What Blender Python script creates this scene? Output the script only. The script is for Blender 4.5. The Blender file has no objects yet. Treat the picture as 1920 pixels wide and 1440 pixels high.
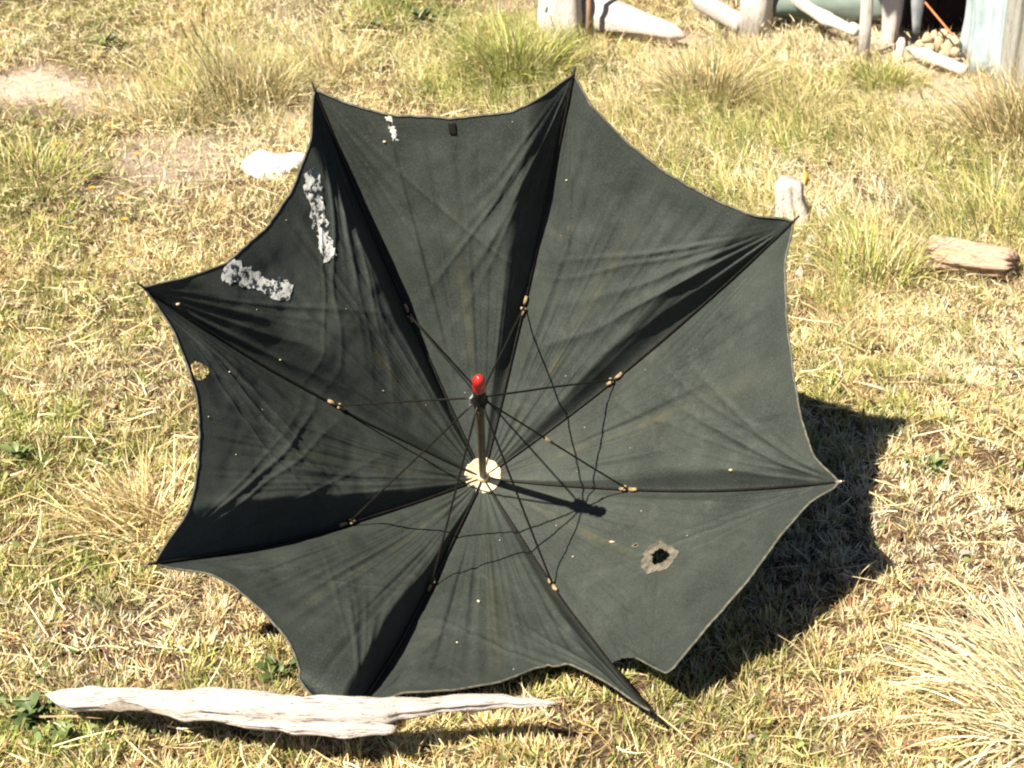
import bpy, math, random
import numpy as np
from mathutils import Vector

# ------------------------------------------------------------------ camera, sky, sun, exposure
scene = bpy.context.scene
C = scene.collection
random.seed(7)
rng = np.random.default_rng(11)

CAM_H, CAM_PITCH, FOCAL = 1.375, math.radians(26.651), 3400.0      # focal length in pixels of a 1920 px wide picture
cam_data = bpy.data.cameras.new("camera")
cam = bpy.data.objects.new("camera", cam_data)
C.objects.link(cam)
cam.location = (0, 0, CAM_H)
cam.rotation_euler = (math.pi/2 - CAM_PITCH, 0, 0)
cam_data.sensor_width = 36.0
cam_data.lens = 36.0*FOCAL/1920.0
cam_data.clip_start = 0.05
cam_data.clip_end = 500
cam_data.dof.use_dof = True
cam_data.dof.focus_distance = 2.5
cam_data.dof.aperture_fstop = 15.0
scene.camera = cam

SUN = Vector((-0.4430, -0.4508, 0.7749)).normalized()
world = bpy.data.worlds.new("World")
scene.world = world
world.use_nodes = True
wn = world.node_tree.nodes
bg = wn["Background"]
sky = wn.new("ShaderNodeTexSky")
sky.sky_type = 'NISHITA'
sky.sun_disc = False
sky.altitude = 3500.0                                  # thin, dark blue highland sky
sky.air_density = 0.7
sky.dust_density = 0.3
sky.sun_elevation = math.asin(SUN.z)
sky.sun_rotation = math.atan2(SUN.x, SUN.y)
world.node_tree.links.new(sky.outputs[0], bg.inputs[0])
bg.inputs[1].default_value = 0.05
sl = bpy.data.lights.new("sun", 'SUN')
sl.energy = 5.0
sl.angle = math.radians(0.5)
sl.color = (1.0, 0.905, 0.755)
so = bpy.data.objects.new("sun", sl)
so.rotation_euler = SUN.to_track_quat('Z', 'Y').to_euler()
so.location = (-3, -4, 6)
C.objects.link(so)
vs = scene.view_settings
vs.view_transform = 'Standard'
vs.look = 'None'
vs.gamma = 1.0
vs.use_curve_mapping = False
vs.exposure = 1.5
scene.cycles.filter_width = 2.1

# ------------------------------------------------------------------ helpers
def nrm(v):
    v = np.asarray(v, float)
    return v/np.maximum(np.linalg.norm(v, axis=-1, keepdims=True), 1e-9)

_perm = rng.random((64, 64, 64))
def vnoise(p):
    """value noise 0..1 of points (...,3)"""
    p = np.asarray(p, float)
    i = np.floor(p).astype(int); f = p - i
    f = f*f*(3-2*f)
    r = 0
    for a in (0, 1):
        for b in (0, 1):
            for c in (0, 1):
                w = (f[..., 0] if a else 1-f[..., 0])*(f[..., 1] if b else 1-f[..., 1])*(f[..., 2] if c else 1-f[..., 2])
                r = r + w*_perm[(i[..., 0]+a) % 64, (i[..., 1]+b) % 64, (i[..., 2]+c) % 64]
    return r

def xyz(x, y, z=0.0):
    x, y, z = np.broadcast_arrays(np.asarray(x, float), np.asarray(y, float), np.asarray(z, float))
    return np.stack([x, y, z], -1)

GZ = -0.03
def gz(x, y):
    """height of the ground"""
    x = np.asarray(x, float); y = np.asarray(y, float)
    d = np.hypot((x)/0.62, (y-2.35)/0.75)
    k = np.clip((d-0.9)/0.6, 0, 1)
    far = np.clip((np.hypot(x, y-3)-3)/6, 0, 1)
    a = (vnoise(xyz(x*2.1+9, y*2.1+4))-0.5)*0.045 + (vnoise(xyz(x*7+3, y*7+1))-0.5)*0.014
    b = (vnoise(xyz(x*0.3+20, y*0.3+31))-0.5)*0.5*far
    m = 0.055*np.exp(-((x-0.63)/0.20)**4-((y-2.42)/0.42)**4)      # low hump added to draw in the umbrella shadow falling on it
    return GZ + a*k + b + m

_c, _s = math.cos(CAM_PITCH), math.sin(CAM_PITCH)
def at(px, py, z=GZ):
    """the point of the place at height z that the photograph shows at a pixel"""
    u, v = (px-960)/FOCAL, (py-720)/FOCAL
    d = np.array([u, _c - v*_s, -_s - v*_c])
    return np.array([0, 0, CAM_H]) + d*(z-CAM_H)/d[2]
def proj(P):
    """pixel of a point (used to sort what is in the picture)"""
    P = np.asarray(P, float); d = P - np.array([0, 0, CAM_H])
    dep = d[..., 1]*_c - d[..., 2]*_s
    return 960+FOCAL*d[..., 0]/dep, 720-FOCAL*(d[..., 1]*_s+d[..., 2]*_c)/dep

def mesh(name, V, F, smooth=True):
    me = bpy.data.meshes.new(name)
    me.from_pydata([tuple(map(float, v)) for v in V], [], [tuple(map(int, f)) for f in F])
    if smooth:
        me.polygons.foreach_set("use_smooth", [True]*len(me.polygons))
    me.update()
    return me

def obj(name, me, mat=None, parent=None, loc=None):
    o = bpy.data.objects.new(name, me)
    C.objects.link(o)
    if mat is not None and len(me.materials) == 0:
        me.materials.append(mat)
    if parent is not None:
        o.parent = parent
    if loc is not None:
        o.location = loc
    return o

def tag(o, label, cat, group=None):
    o["label"] = label
    o["category"] = cat
    if group:
        o["group"] = group
    return o

def empty(name, loc, label, cat, group=None):
    o = bpy.data.objects.new(name, None)
    o.empty_display_size = 0.05
    C.objects.link(o)
    o.location = tuple(float(a) for a in loc)
    return tag(o, label, cat, group)

def joinVF(parts):
    V, F, n = [], [], 0
    for v, f in parts:
        V.extend(list(v)); F.extend([tuple(i+n for i in q) for q in f]); n += len(v)
    return V, F

def tube(path, rad, seg=8, prof=None, rough=0.0, seed=0, cap=True, flat=1.0):
    """loft round a path; prof(angles, t) multiplies the radius; rough adds lumps"""
    P = np.asarray(path, float); n = len(P)
    rad = np.broadcast_to(np.asarray(rad, float), (n,))
    T = nrm(np.gradient(P, axis=0))
    up = np.array([0, 0, 1.0])
    if abs(T[:, 2]).mean() > 0.8:
        up = np.array([0, 1.0, 0])
    A = nrm(np.cross(up, T)); B = np.cross(T, A)
    th = np.linspace(0, 2*np.pi, seg, endpoint=False)
    V = []
    for k in range(n):
        r = rad[k]*np.ones(seg)
        if prof is not None:
            r = r*prof(th, k/(n-1))
        ring = P[k] + (np.cos(th)*r)[:, None]*A[k] + (np.sin(th)*r*flat)[:, None]*B[k]
        if rough:
            q = ring*1.0
            nn = vnoise(q*np.array([1, 1, 1])*(0.6/max(rad.max(), 1e-4)) + seed*3.7)-0.5
            ring = ring + (nn*rough*rad[k])[:, None]*nrm(ring-P[k])
        V.extend(ring)
    F = []
    for k in range(n-1):
        for j in range(seg):
            a, b = k*seg+j, k*seg+(j+1) % seg
            F.append((a, b, b+seg, a+seg))
    if cap:
        F.append(tuple(range(seg-1, -1, -1)))
        F.append(tuple((n-1)*seg+j for j in range(seg)))
    return V, F

def resample(path, n):
    P = np.asarray(path, float)
    t = np.r_[0, np.cumsum(np.linalg.norm(np.diff(P, axis=0), axis=1))]
    T = np.linspace(0, t[-1], n)
    return np.stack([np.interp(T, t, P[:, i]) for i in range(P.shape[1])], 1)

def blob(center, r, seed=0, rough=0.25, nu=14, nv=9, flatten=0.0):
    V, F = [], []
    for i in range(nv+1):
        ph = math.pi*i/nv
        for j in range(nu):
            t = 2*math.pi*j/nu
            d = np.array([math.sin(ph)*math.cos(t), math.sin(ph)*math.sin(t), math.cos(ph)])
            k = 1 + rough*(vnoise(d*1.4+seed*5.3+10)-0.5)*2 + rough*0.35*(vnoise(d*4+seed*2.3+3)-0.5)*2
            V.append(np.asarray(center)+d*k*np.asarray(r))
    for i in range(nv):
        for j in range(nu):
            a, b = i*nu+j, i*nu+(j+1) % nu
            F.append((a, a+nu, b+nu, b))
    return V, F

# ------------------------------------------------------------------ materials
class NT:
    def __init__(self, name):
        self.m = bpy.data.materials.new(name)
        self.m.use_nodes = True
        self.t = self.m.node_tree
        self.b = self.t.nodes["Principled BSDF"]
        self.out = self.t.nodes["Material Output"]
    def n(self, kind, **kw):
        x = self.t.nodes.new(kind)
        for k, v in kw.items():
            if k.startswith("i_"):
                x.inputs[k[2:].replace("_", " ")].default_value = v
            else:
                setattr(x, k, v)
        return x
    def l(self, a, b):
        self.t.links.new(a, b)
    def noise(self, scale, detail=4, vec=None, rough=0.6, stretch=None):
        x = self.n("ShaderNodeTexNoise")
        x.inputs["Scale"].default_value = scale
        x.inputs["Detail"].default_value = detail
        x.inputs["Roughness"].default_value = rough
        v = vec
        if v is None:
            v = self.n("ShaderNodeTexCoord").outputs["Object"]
        if stretch is not None:
            mp = self.n("ShaderNodeMapping")
            mp.inputs["Scale"].default_value = stretch
            self.l(v, mp.inputs["Vector"]); v = mp.outputs[0]
        self.l(v, x.inputs["Vector"])
        return x.outputs["Fac"]
    def ramp(self, fac, stops):
        r = self.n("ShaderNodeValToRGB")
        el = r.color_ramp.elements
        while len(el) < len(stops):
            el.new(0.5)
        for e, (p, c) in zip(el, stops):
            e.position = p
            e.color = (*c, 1) if len(c) == 3 else c
        self.l(fac, r.inputs[0])
        return r.outputs[0]
    def mix(self, a, b, fac):
        m = self.n("ShaderNodeMix", data_type='RGBA')
        for sock, v in ((m.inputs[0], fac), (m.inputs[6], a), (m.inputs[7], b)):
            if hasattr(v, "links") or hasattr(v, "is_linked"):
                self.l(v, sock)
            elif isinstance(v, (int, float)):
                sock.default_value = v
            else:
                sock.default_value = (*v, 1)
        return m.outputs[2]
    def math(self, op, a, b=0.0, clamp=False):
        m = self.n("ShaderNodeMath", operation=op, use_clamp=clamp)
        for s, v in ((m.inputs[0], a), (m.inputs[1], b)):
            if isinstance(v, (int, float)):
                s.default_value = v
            else:
                self.l(v, s)
        return m.outputs[0]
    def bump(self, h, strength, dist):
        b = self.n("ShaderNodeBump")
        b.inputs["Strength"].default_value = strength
        b.inputs["Distance"].default_value = dist
        self.l(h, b.inputs["Height"])
        self.l(b.outputs[0], self.b.inputs["Normal"])
    def base(self, c):
        if isinstance(c, tuple):
            self.b.inputs["Base Color"].default_value = (*c, 1)
        else:
            self.l(c, self.b.inputs["Base Color"])
    def set(self, **kw):
        for k, v in kw.items():
            self.b.inputs[k.replace("_", " ")].default_value = v
        return self

def mat_wood(name, c1, c2, crack, stretch=(1.5, 14, 14), scale=14, rough=0.85, bump=0.004, crack_at=0.36):
    k = NT(name)
    a = k.noise(scale, 6, stretch=stretch)
    b = k.noise(scale*3.2, 5, stretch=stretch, rough=0.7)
    col = k.mix(c1, c2, a)
    cr = k.ramp(b, [(crack_at-0.05, (1, 1, 1)), (crack_at+0.02, (0, 0, 0))])
    k.base(k.mix(col, crack, cr))
    k.set(Roughness=rough, Specular_IOR_Level=0.25)
    k.bump(k.math('ADD', k.math('MULTIPLY', a, 0.6), b), 0.9, bump)
    return k.m

def mat_plain(name, c1, c2, scale=30, rough=0.7, metal=0.0, bump=0.0, spec=0.4):
    k = NT(name)
    a = k.noise(scale, 5)
    k.base(k.mix(c1, c2, k.ramp(a, [(0.35, (0, 0, 0)), (0.65, (1, 1, 1))])))
    k.set(Roughness=rough, Metallic=metal, Specular_IOR_Level=spec)
    if bump:
        k.bump(a, 0.7, bump)
    return k.m

def mat_blade(name, trans=0.25):
    k = NT(name)
    at_ = k.n("ShaderNodeAttribute", attribute_name="tint")
    k.base(at_.outputs["Color"])
    k.set(Roughness=0.62, Specular_IOR_Level=0.35)
    tr = k.n("ShaderNodeBsdfTranslucent")
    k.l(at_.outputs["Color"], tr.inputs["Color"])
    mx = k.n("ShaderNodeMixShader")
    mx.inputs[0].default_value = trans
    k.l(k.b.outputs[0], mx.inputs[1]); k.l(tr.outputs[0], mx.inputs[2])
    k.l(mx.outputs[0], k.out.inputs["Surface"])
    return k.m

M = {}
M['blade'] = mat_blade("grass blades")
M['leaf_green'] = mat_plain("weed leaf", (0.055, 0.085, 0.026), (0.10, 0.135, 0.045), 60, 0.5)
M['leaf_pale'] = mat_plain("pale weed leaf", (0.11, 0.15, 0.05), (0.19, 0.23, 0.085), 60, 0.5)
M['leaf_dead'] = mat_plain("dead leaf", (0.20, 0.11, 0.06), (0.36, 0.24, 0.13), 80, 0.8)
M['petal'] = mat_plain("orange petals", (0.55, 0.22, 0.03), (0.6, 0.33, 0.05), 200, 0.6)
M['stem'] = mat_plain("dry stem", (0.12, 0.12, 0.05), (0.25, 0.20, 0.09), 80, 0.8)
M['drift'] = mat_wood("bleached driftwood", (0.47, 0.41, 0.375), (0.68, 0.62, 0.58), (0.12, 0.085, 0.06), stretch=(1.0, 16, 16), scale=9, crack_at=0.40, bump=0.006)
M['drift_dark'] = mat_wood("grey frayed wood", (0.22, 0.19, 0.15), (0.42, 0.36, 0.30), (0.06, 0.05, 0.04), stretch=(1.0, 22, 22), scale=14, crack_at=0.45)
M['pale_post'] = mat_wood("bleached post", (0.56, 0.51, 0.47), (0.76, 0.71, 0.66), (0.17, 0.13, 0.10), stretch=(14, 14, 1.2), scale=9, crack_at=0.39, bump=0.008)
M['grey_post'] = mat_wood("grey weathered post", (0.24, 0.24, 0.21), (0.42, 0.41, 0.37), (0.06, 0.05, 0.04), stretch=(16, 16, 1.1), scale=9, crack_at=0.40)
M['stump'] = mat_wood("spotted stump wood", (0.48, 0.42, 0.37), (0.68, 0.62, 0.57), (0.15, 0.12, 0.06), stretch=(9, 9, 5), scale=9, crack_at=0.42, bump=0.006)
M['red_log'] = mat_wood("red brown rotten wood", (0.40, 0.21, 0.10), (0.78, 0.62, 0.50), (0.14, 0.06, 0.03), stretch=(1.2, 15, 15), scale=11, crack_at=0.42, bump=0.008)
M['shade_board'] = mat_wood("shade dark boards", (0.020, 0.010, 0.008), (0.035, 0.018, 0.013), (0.008, 0.004, 0.004), stretch=(14, 14, 1.5), scale=8)  # near black colour painted in for the deep shade of the shelter
M['stone'] = mat_plain("pale stone", (0.50, 0.45, 0.42), (0.70, 0.66, 0.63), 40, 0.9, 0, 0.004)
M['tan_stone'] = mat_plain("tan stone", (0.32, 0.25, 0.16), (0.52, 0.44, 0.31), 40, 0.9, 0, 0.003)
M['red_stone'] = mat_plain("reddish stone", (0.36, 0.19, 0.13), (0.48, 0.29, 0.20), 30, 0.9, 0, 0.004)
M['tarp'] = mat_plain("blue grey tarpaulin", (0.22, 0.28, 0.30), (0.36, 0.42, 0.43), 9, 0.6, 0, 0.004)
M['green_canvas'] = mat_plain("green canvas", (0.10, 0.14, 0.12), (0.17, 0.21, 0.18), 9, 0.7, 0, 0.003)
M['slate_cloth'] = mat_plain("slate grey wood", (0.15, 0.18, 0.20), (0.30, 0.32, 0.33), 22, 0.8, 0, 0.003)
M['brown_pole'] = mat_plain("brown pole", (0.22, 0.13, 0.08), (0.32, 0.2, 0.13), 30, 0.8)
M['rust_wire'] = mat_plain("rusty wire", (0.45, 0.13, 0.05), (0.55, 0.2, 0.08), 90, 0.7)

# umbrella materials
def mat_canopy():
    k = NT("dusty black cotton")
    uvn = k.n("ShaderNodeUVMap", uv_map="gore")
    sep = k.n("ShaderNodeSeparateXYZ")
    k.l(uvn.outputs[0], sep.inputs[0])
    big = k.noise(9, 5)
    fine = k.noise(520, 2, rough=0.7)
    mid = k.noise(60, 6, rough=0.75)
    col = k.mix((0.0155, 0.0190, 0.0160), (0.0330, 0.0400, 0.0345), k.ramp(big, [(0.3, (0, 0, 0)), (0.7, (1, 1, 1))]))
    col = k.mix(col, (0.064, 0.076, 0.067), k.math('MULTIPLY', k.ramp(fine, [(0.45, (0, 0, 0)), (0.75, (1, 1, 1))]), 0.6))
    # dust rubbed into the crease down the middle of each gore
    du = k.math('ABSOLUTE', k.math('SUBTRACT', sep.outputs[0], 0.5))
    line = k.math('SUBTRACT', 1.0, k.math('MULTIPLY', du, 16.0), True)
    sm = k.ramp(sep.outputs[1], [(0.05, (0, 0, 0)), (0.25, (1, 1, 1)), (0.62, (0.7, 0.7, 0.7)), (0.9, (0.1, 0.1, 0.1))])
    brk = k.ramp(k.noise(14, 4), [(0.4, (0, 0, 0)), (0.62, (1, 1, 1))])
    f = k.math('MULTIPLY', k.math('MULTIPLY', line, sm), brk)
    f = k.math('MULTIPLY', f, k.ramp(mid, [(0.3, (0.2, 0.2, 0.2)), (0.7, (1, 1, 1))]))
    col = k.mix(col, (0.105, 0.098, 0.05), k.math('MULTIPLY', f, 0.6))
    # faint dusty smears
    sme = k.ramp(k.noise(22, 6, rough=0.7), [(0.56, (0, 0, 0)), (0.8, (1, 1, 1))])
    col = k.mix(col, (0.10, 0.098, 0.085), k.math('MULTIPLY', sme, 0.32))
    k.base(col)
    k.set(Roughness=0.66, Specular_IOR_Level=0.22, Sheen_Weight=0.0)
    k.bump(k.math('ADD', k.math('MULTIPLY', fine, 0.25), k.math('MULTIPLY', mid, 1.0)), 0.35, 0.0015)
    return k.m
M['canopy'] = mat_canopy()
M['hem'] = mat_plain("worn hem", (0.045, 0.043, 0.032), (0.12, 0.115, 0.085), 120, 0.85)
M['burn'] = mat_plain("singed cloth", (0.040, 0.036, 0.026), (0.135, 0.122, 0.092), 95, 0.9, 0, 0.001)
M['iron'] = mat_plain("black rusty steel", (0.005, 0.005, 0.0045), (0.015, 0.0115, 0.009), 150, 0.5, 0.2)
M['rust'] = mat_plain("rusty fittings", (0.17, 0.11, 0.055), (0.36, 0.27, 0.15), 250, 0.8, 0.1, 0.001)
M['steel'] = mat_plain("bare steel tip", (0.30, 0.28, 0.25), (0.5, 0.47, 0.42), 200, 0.4, 0.6)
M['shaft'] = mat_plain("brown shaft", (0.06, 0.042, 0.022), (0.13, 0.095, 0.05), 60, 0.45, 0.2)
M['rosette'] = mat_plain("cream cloth", (0.40, 0.33, 0.22), (0.56, 0.48, 0.34), 150, 0.85, 0, 0.0008)
k = NT("red lacquer"); k.base((0.42, 0.015, 0.012)); k.set(Roughness=0.30, Specular_IOR_Level=0.6, Coat_Weight=0.6); M['red'] = k.m
def mat_tape():
    k = NT("crumpled tape")
    a = k.noise(80, 4, rough=0.65)
    b = k.noise(45, 3)
    col = k.mix((0.022, 0.026, 0.024), (0.58, 0.58, 0.53), k.ramp(a, [(0.445, (0, 0, 0)), (0.50, (1, 1, 1))]))  # white flecks painted in for sun glints on clear tape
    k.base(col)
    k.set(Roughness=0.22, Specular_IOR_Level=0.8)
    k.bump(k.math('ADD', a, b), 0.8, 0.0018)
    return k.m
M['tape'] = mat_tape()
def mat_ground():
    k = NT("dry soil")
    a = k.noise(8, 6); b = k.noise(90, 6, rough=0.75); c = k.noise(260, 3)
    soil = k.mix((0.050, 0.027, 0.019), (0.11, 0.066, 0.042), b)
    soil = k.mix(soil, (0.34, 0.26, 0.14), k.math('MULTIPLY', k.ramp(c, [(0.5, (0, 0, 0)), (0.62, (1, 1, 1))]), 0.55))
    dirt = k.mix((0.44, 0.34, 0.26), (0.60, 0.50, 0.42), k.ramp(b, [(0.3, (0, 0, 0)), (0.7, (1, 1, 1))]))
    d = k.n("ShaderNodeAttribute", attribute_name="bare")
    k.base(k.mix(soil, dirt, d.outputs["Fac"]))
    k.set(Roughness=0.95, Specular_IOR_Level=0.1)
    k.bump(k.math('ADD', a, b), 0.8, 0.012)
    return k.m
M['ground'] = mat_ground()
HEM = [
  [1.0, 0.991, 0.981, 0.971, 0.965, 0.958, 0.952, 0.946, 0.94, 0.936, 0.934, 0.933, 0.931, 0.929, 0.928, 0.926, 0.924, 0.923, 0.924, 0.926, 0.927, 0.929, 0.931, 0.932, 0.934, 0.937, 0.945, 0.952, 0.96, 0.968, 0.978, 0.989, 1.0],
  [1.0, 0.989, 0.98, 0.97, 0.965, 0.961, 0.957, 0.952, 0.948, 0.944, 0.941, 0.94, 0.938, 0.937, 0.935, 0.934, 0.934, 0.936, 0.938, 0.939, 0.941, 0.943, 0.945, 0.948, 0.952, 0.956, 0.961, 0.965, 0.969, 0.975, 0.985, 0.995, 1.0],
  [1.0, 0.991, 0.983, 0.974, 0.966, 0.96, 0.956, 0.952, 0.948, 0.945, 0.941, 0.938, 0.936, 0.935, 0.934, 0.933, 0.932, 0.931, 0.93, 0.93, 0.931, 0.932, 0.932, 0.933, 0.934, 0.938, 0.942, 0.946, 0.95, 0.956, 0.971, 0.986, 1.0],
  [1.0, 1.001, 0.984, 0.969, 0.965, 0.963, 0.961, 0.959, 0.957, 0.958, 0.959, 0.961, 0.963, 0.965, 0.966, 0.967, 0.966, 0.965, 0.964, 0.963, 0.962, 0.961, 0.963, 0.964, 0.965, 0.967, 0.968, 0.969, 0.961, 0.842, 0.807, 0.781, 0.757],
  [1.0, 0.955, 0.911, 0.872, 0.838, 0.816, 0.796, 0.793, 0.793, 0.793, 0.793, 0.797, 0.809, 0.82, 0.832, 0.844, 0.856, 0.863, 0.87, 0.877, 0.885, 0.892, 0.899, 0.902, 0.905, 0.909, 0.912, 0.916, 0.919, 0.931, 0.953, 0.976, 1.0],
  [1.0, 1.01, 1.02, 1.034, 1.045, 1.054, 1.047, 1.036, 1.022, 1.008, 0.995, 0.982, 0.97, 0.962, 0.956, 0.95, 0.944, 0.939, 0.933, 0.931, 0.93, 0.928, 0.927, 0.925, 0.924, 0.928, 0.932, 0.936, 0.94, 0.948, 0.964, 0.982, 1.0],
  [1.0, 0.985, 0.971, 0.957, 0.943, 0.934, 0.925, 0.917, 0.91, 0.905, 0.899, 0.894, 0.891, 0.887, 0.884, 0.881, 0.88, 0.879, 0.878, 0.878, 0.878, 0.881, 0.885, 0.892, 0.898, 0.906, 0.915, 0.925, 0.934, 0.944, 0.955, 0.967, 1.0],
  [1.0, 0.987, 0.975, 0.962, 0.951, 0.939, 0.928, 0.917, 0.908, 0.905, 0.902, 0.899, 0.897, 0.894, 0.891, 0.889, 0.888, 0.89, 0.892, 0.894, 0.896, 0.897, 0.902, 0.909, 0.916, 0.923, 0.931, 0.938, 0.946, 0.956, 0.971, 0.986, 1.0]]
JF = [0.429, 0.428, 0.408, 0.403, 0.42, 0.411, 0.413, 0.421]

# ------------------------------------------------------------------ ground
def zone(px, py, rx, ry):
    P = at(px, py)
    sl_ = math.dist(P, (0, 0, CAM_H))
    dep = (CAM_H-GZ)/sl_
    return P[0], P[1], rx/FOCAL*sl_, ry/FOCAL*sl_/dep
def zones_value(x, y, zs):
    r = np.zeros_like(x)
    wob = (vnoise(xyz(x*9+5, y*9+2))-0.5)*0.9
    for (cx, cy, rx, ry, w) in zs:
        d = np.hypot((x-cx)/rx, (y-cy)/ry) + wob
        r = np.maximum(r, w*np.clip(1.6-1.1*d, 0, 1))
    return r
BARE = [zone(90, 172, 210, 30)+(1.0,), zone(1800, 185, 120, 40)+(1.0,), zone(1740, 100, 90, 45)+(1.0,), zone(1000, 12, 110, 18)+(0.6,),
        zone(1265, 82, 70, 26)+(0.8,), zone(310, 285, 120, 45)+(0.55,), zone(1660, 30, 150, 40)+(0.7,)]
GREEN = [zone(770, 45, 150, 62)+(1.0,), zone(200, 95, 70, 48)+(0.75,), zone(80, 360, 190, 110)+(0.62,), zone(60, 860, 150, 110)+(0.7,), zone(90, 560, 140, 80)+(0.45,),
         zone(430, 150, 130, 70)+(0.6,), zone(970, 110, 150, 85)+(0.85,), zone(1460, 240, 330, 95)+(0.6,), zone(1640, 165, 80, 40)+(0.75,), zone(1800, 340, 140, 90)+(0.6,),
         zone(1640, 490, 120, 50)+(0.65,), zone(480, 1260, 130, 60)+(0.7,), zone(70, 1370, 130, 60)+(1.0,), zone(1450, 1400, 170, 70)+(0.45,), zone(250, 620, 140, 70)+(0.45,),
         zone(110, 1080, 140, 90)+(0.6,), zone(60, 30, 200, 50)+(0.5,), zone(1530, 780, 60, 90)+(0.35,), zone(1250, 380, 160, 60)+(0.5,), zone(1560, 620, 90, 70)+(0.4,), zone(1740, 945, 60, 30)+(0.6,), zone(620, 1420, 200, 30)+(0.4,)]
DRY = [zone(1480, 330, 120, 40)+(.7,), zone(1200, 150, 160, 50)+(.6,), zone(1560, 110, 120, 40)+(.9,), zone(620, 90, 140, 50)+(.8,), zone(60, 90, 150, 40)+(.6,), zone(1850, 620, 160, 120)+(.6,), zone(560, 200, 120, 50)+(.7,), zone(330, 300, 170, 80)+(1.0,), zone(1610, 370, 160, 55)+(0.8,), zone(1740, 1060, 220, 160)+(0.8,), zone(180, 1180, 200, 90)+(0.7,), zone(1500, 60, 180, 60)+(0.9,), zone(560, 60, 90, 90)+(0.7,), zone(250, 700, 120, 60)+(0.6,)]
LONG = [zone(1330, 240, 420, 190)+(1.0,), zone(1750, 330, 320, 160)+(1.0,), zone(960, 120, 220, 80)+(0.9,), zone(440, 160, 190, 90)+(0.8,), zone(1500, 90, 260, 60)+(0.9,), zone(1620, 540, 170, 110)+(0.55,), zone(560, 70, 220, 80)+(0.5,)]

def axis_lines(lo, hi, step, far):
    a = list(np.arange(lo, hi+1e-6, step))
    s = step; x = hi; R = []
    while x < far:
        s *= 1.35; x += s; R.append(x)
    s = step; x = lo; Lf = []
    while x > -far:
        s *= 1.35; x -= s; Lf.append(x)
    return np.array(Lf[::-1]+a+R)
gx = axis_lines(-2.3, 2.3, 0.04, 120); gy = axis_lines(1.1, 6.6, 0.04, 160)
GX, GY = np.meshgrid(gx, gy)
GV = xyz(GX, GY, gz(GX, GY)).reshape(-1, 3)
nx, ny = len(gx), len(gy)
idx = np.arange(nx*ny).reshape(ny, nx)
GF = np.stack([idx[:-1, :-1], idx[:-1, 1:], idx[1:, 1:], idx[1:, :-1]], -1).reshape(-1, 4)
gm = mesh("ground", GV, GF)
ba = gm.attributes.new("bare", 'FLOAT', 'POINT')
ba.data.foreach_set("value", zones_value(GX.ravel(), GY.ravel(), BARE).astype(np.float32))
ground = obj("ground", gm, M['ground'])
ground["kind"] = "structure"

# ------------------------------------------------------------------ the umbrella: frame of the thing
HUB = np.array([-0.0440, 2.4012, 0.0093])
AX = nrm(np.array([0.00356, -0.70529, 0.70891]))
E1 = np.array([0.99999, 0.0, -0.00502]); E2 = np.array([0.00354, 0.70892, 0.70528])
RL, RK = 0.64389, 0.55226
TH = [0.3151, 0.4314, 0.4120, 0.4460, 0.4743, 0.5143, 0.4693, 0.4769]
PH = [2.0398, 1.3063, 0.5339, -0.2533, -1.0967, -1.9047, -2.6204, -3.4422]
SHAFT, RUN = 0.4492, 0.3862
def rib_p(i, s):
    i %= 8; s = np.asarray(s, float)
    rd = E1*math.cos(PH[i])+E2*math.sin(PH[i])
    r = RL/RK*(np.sin(TH[i]+RK*s)-math.sin(TH[i])); z = RL/RK*(math.cos(TH[i])-np.cos(TH[i]+RK*s))
    return HUB + rd*r[..., None] + AX*z[..., None]
def rib_in(i, s):
    """direction from the rib to the inside of the umbrella"""
    i %= 8; s = np.asarray(s, float)
    rd = E1*math.cos(PH[i])+E2*math.sin(PH[i]); a = TH[i]+RK*s
    return AX*np.cos(a)[..., None] - rd*np.sin(a)[..., None]
def sst(x):
    x = np.clip(x, 0, 1); return x*x*(3-2*x)

# how the slack cloth drops to each rib: (depth, width) on the gore before it and the gore after it
VAL = {0: ((.046, .048), (.020, .060)), 1: ((.050, .052), (.018, .050)), 2: ((.036, .045), (.014, .05)), 3: ((.016, .024), (.008, .03)),
       4: ((.008, .04), (.012, .03)), 5: ((.014, .05), (.036, .027)), 6: ((.024, .05), (.046, .055)), 7: ((.020, .05), (.036, .050))}
# folds that run out of the rib tips: (gore, 0 = its first tip / 1 = its second, angle, height, width, reach, bend)
FOLD = []
_fr = random.Random(5)
def folds(g, e, lst):
    for (a, h, w, r, b) in lst:
        FOLD.append((g, e, a, h, w, r, b))
folds(0, 0, [(.10, .05, .030, .10, .2), (.25, .07, .05, .12, .4), (.45, .05, .06, .10, .5)])
folds(0, 1, [(.09, .10, .030, .16, .0), (.20, .12, .035, .20, .25), (.34, .07, .05, .18, .4), (.5, .05, .06, .14, .4)])
folds(1, 0, [(.06, .08, .022, .16, .0), (.13, .06, .025, .16, .0), (.24, .04, .04, .12, .3)])
folds(1, 1, [(.10, .13, .030, .26, .0), (.19, .12, .030, .30, .1), (.30, .08, .035, .22, .25), (.44, .08, .05, .13, .7), (.62, .06, .05, .08, .9)])
folds(2, 0, [(.05, .10, .018, .22, .0), (.10, .08, .018, .25, .0), (.16, .05, .02, .2, .0)])
folds(2, 1, [(.10, .10, .030, .14, .1), (.24, .17, .035, .15, .6), (.44, .15, .05, .14, 1.0), (.66, .07, .05, .08, .8)])
folds(3, 0, [(.08, .06, .025, .14, .0), (.18, .08, .030, .10, .4), (.33, .04, .04, .08, .5)])
folds(3, 1, [(.07, .04, .03, .2, .0), (.15, .03, .03, .2, .1)])
folds(4, 0, [(.08, .05, .025, .22, .0), (.2, .05, .04, .22, .3), (.34, .05, .05, .18, .5)])
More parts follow.
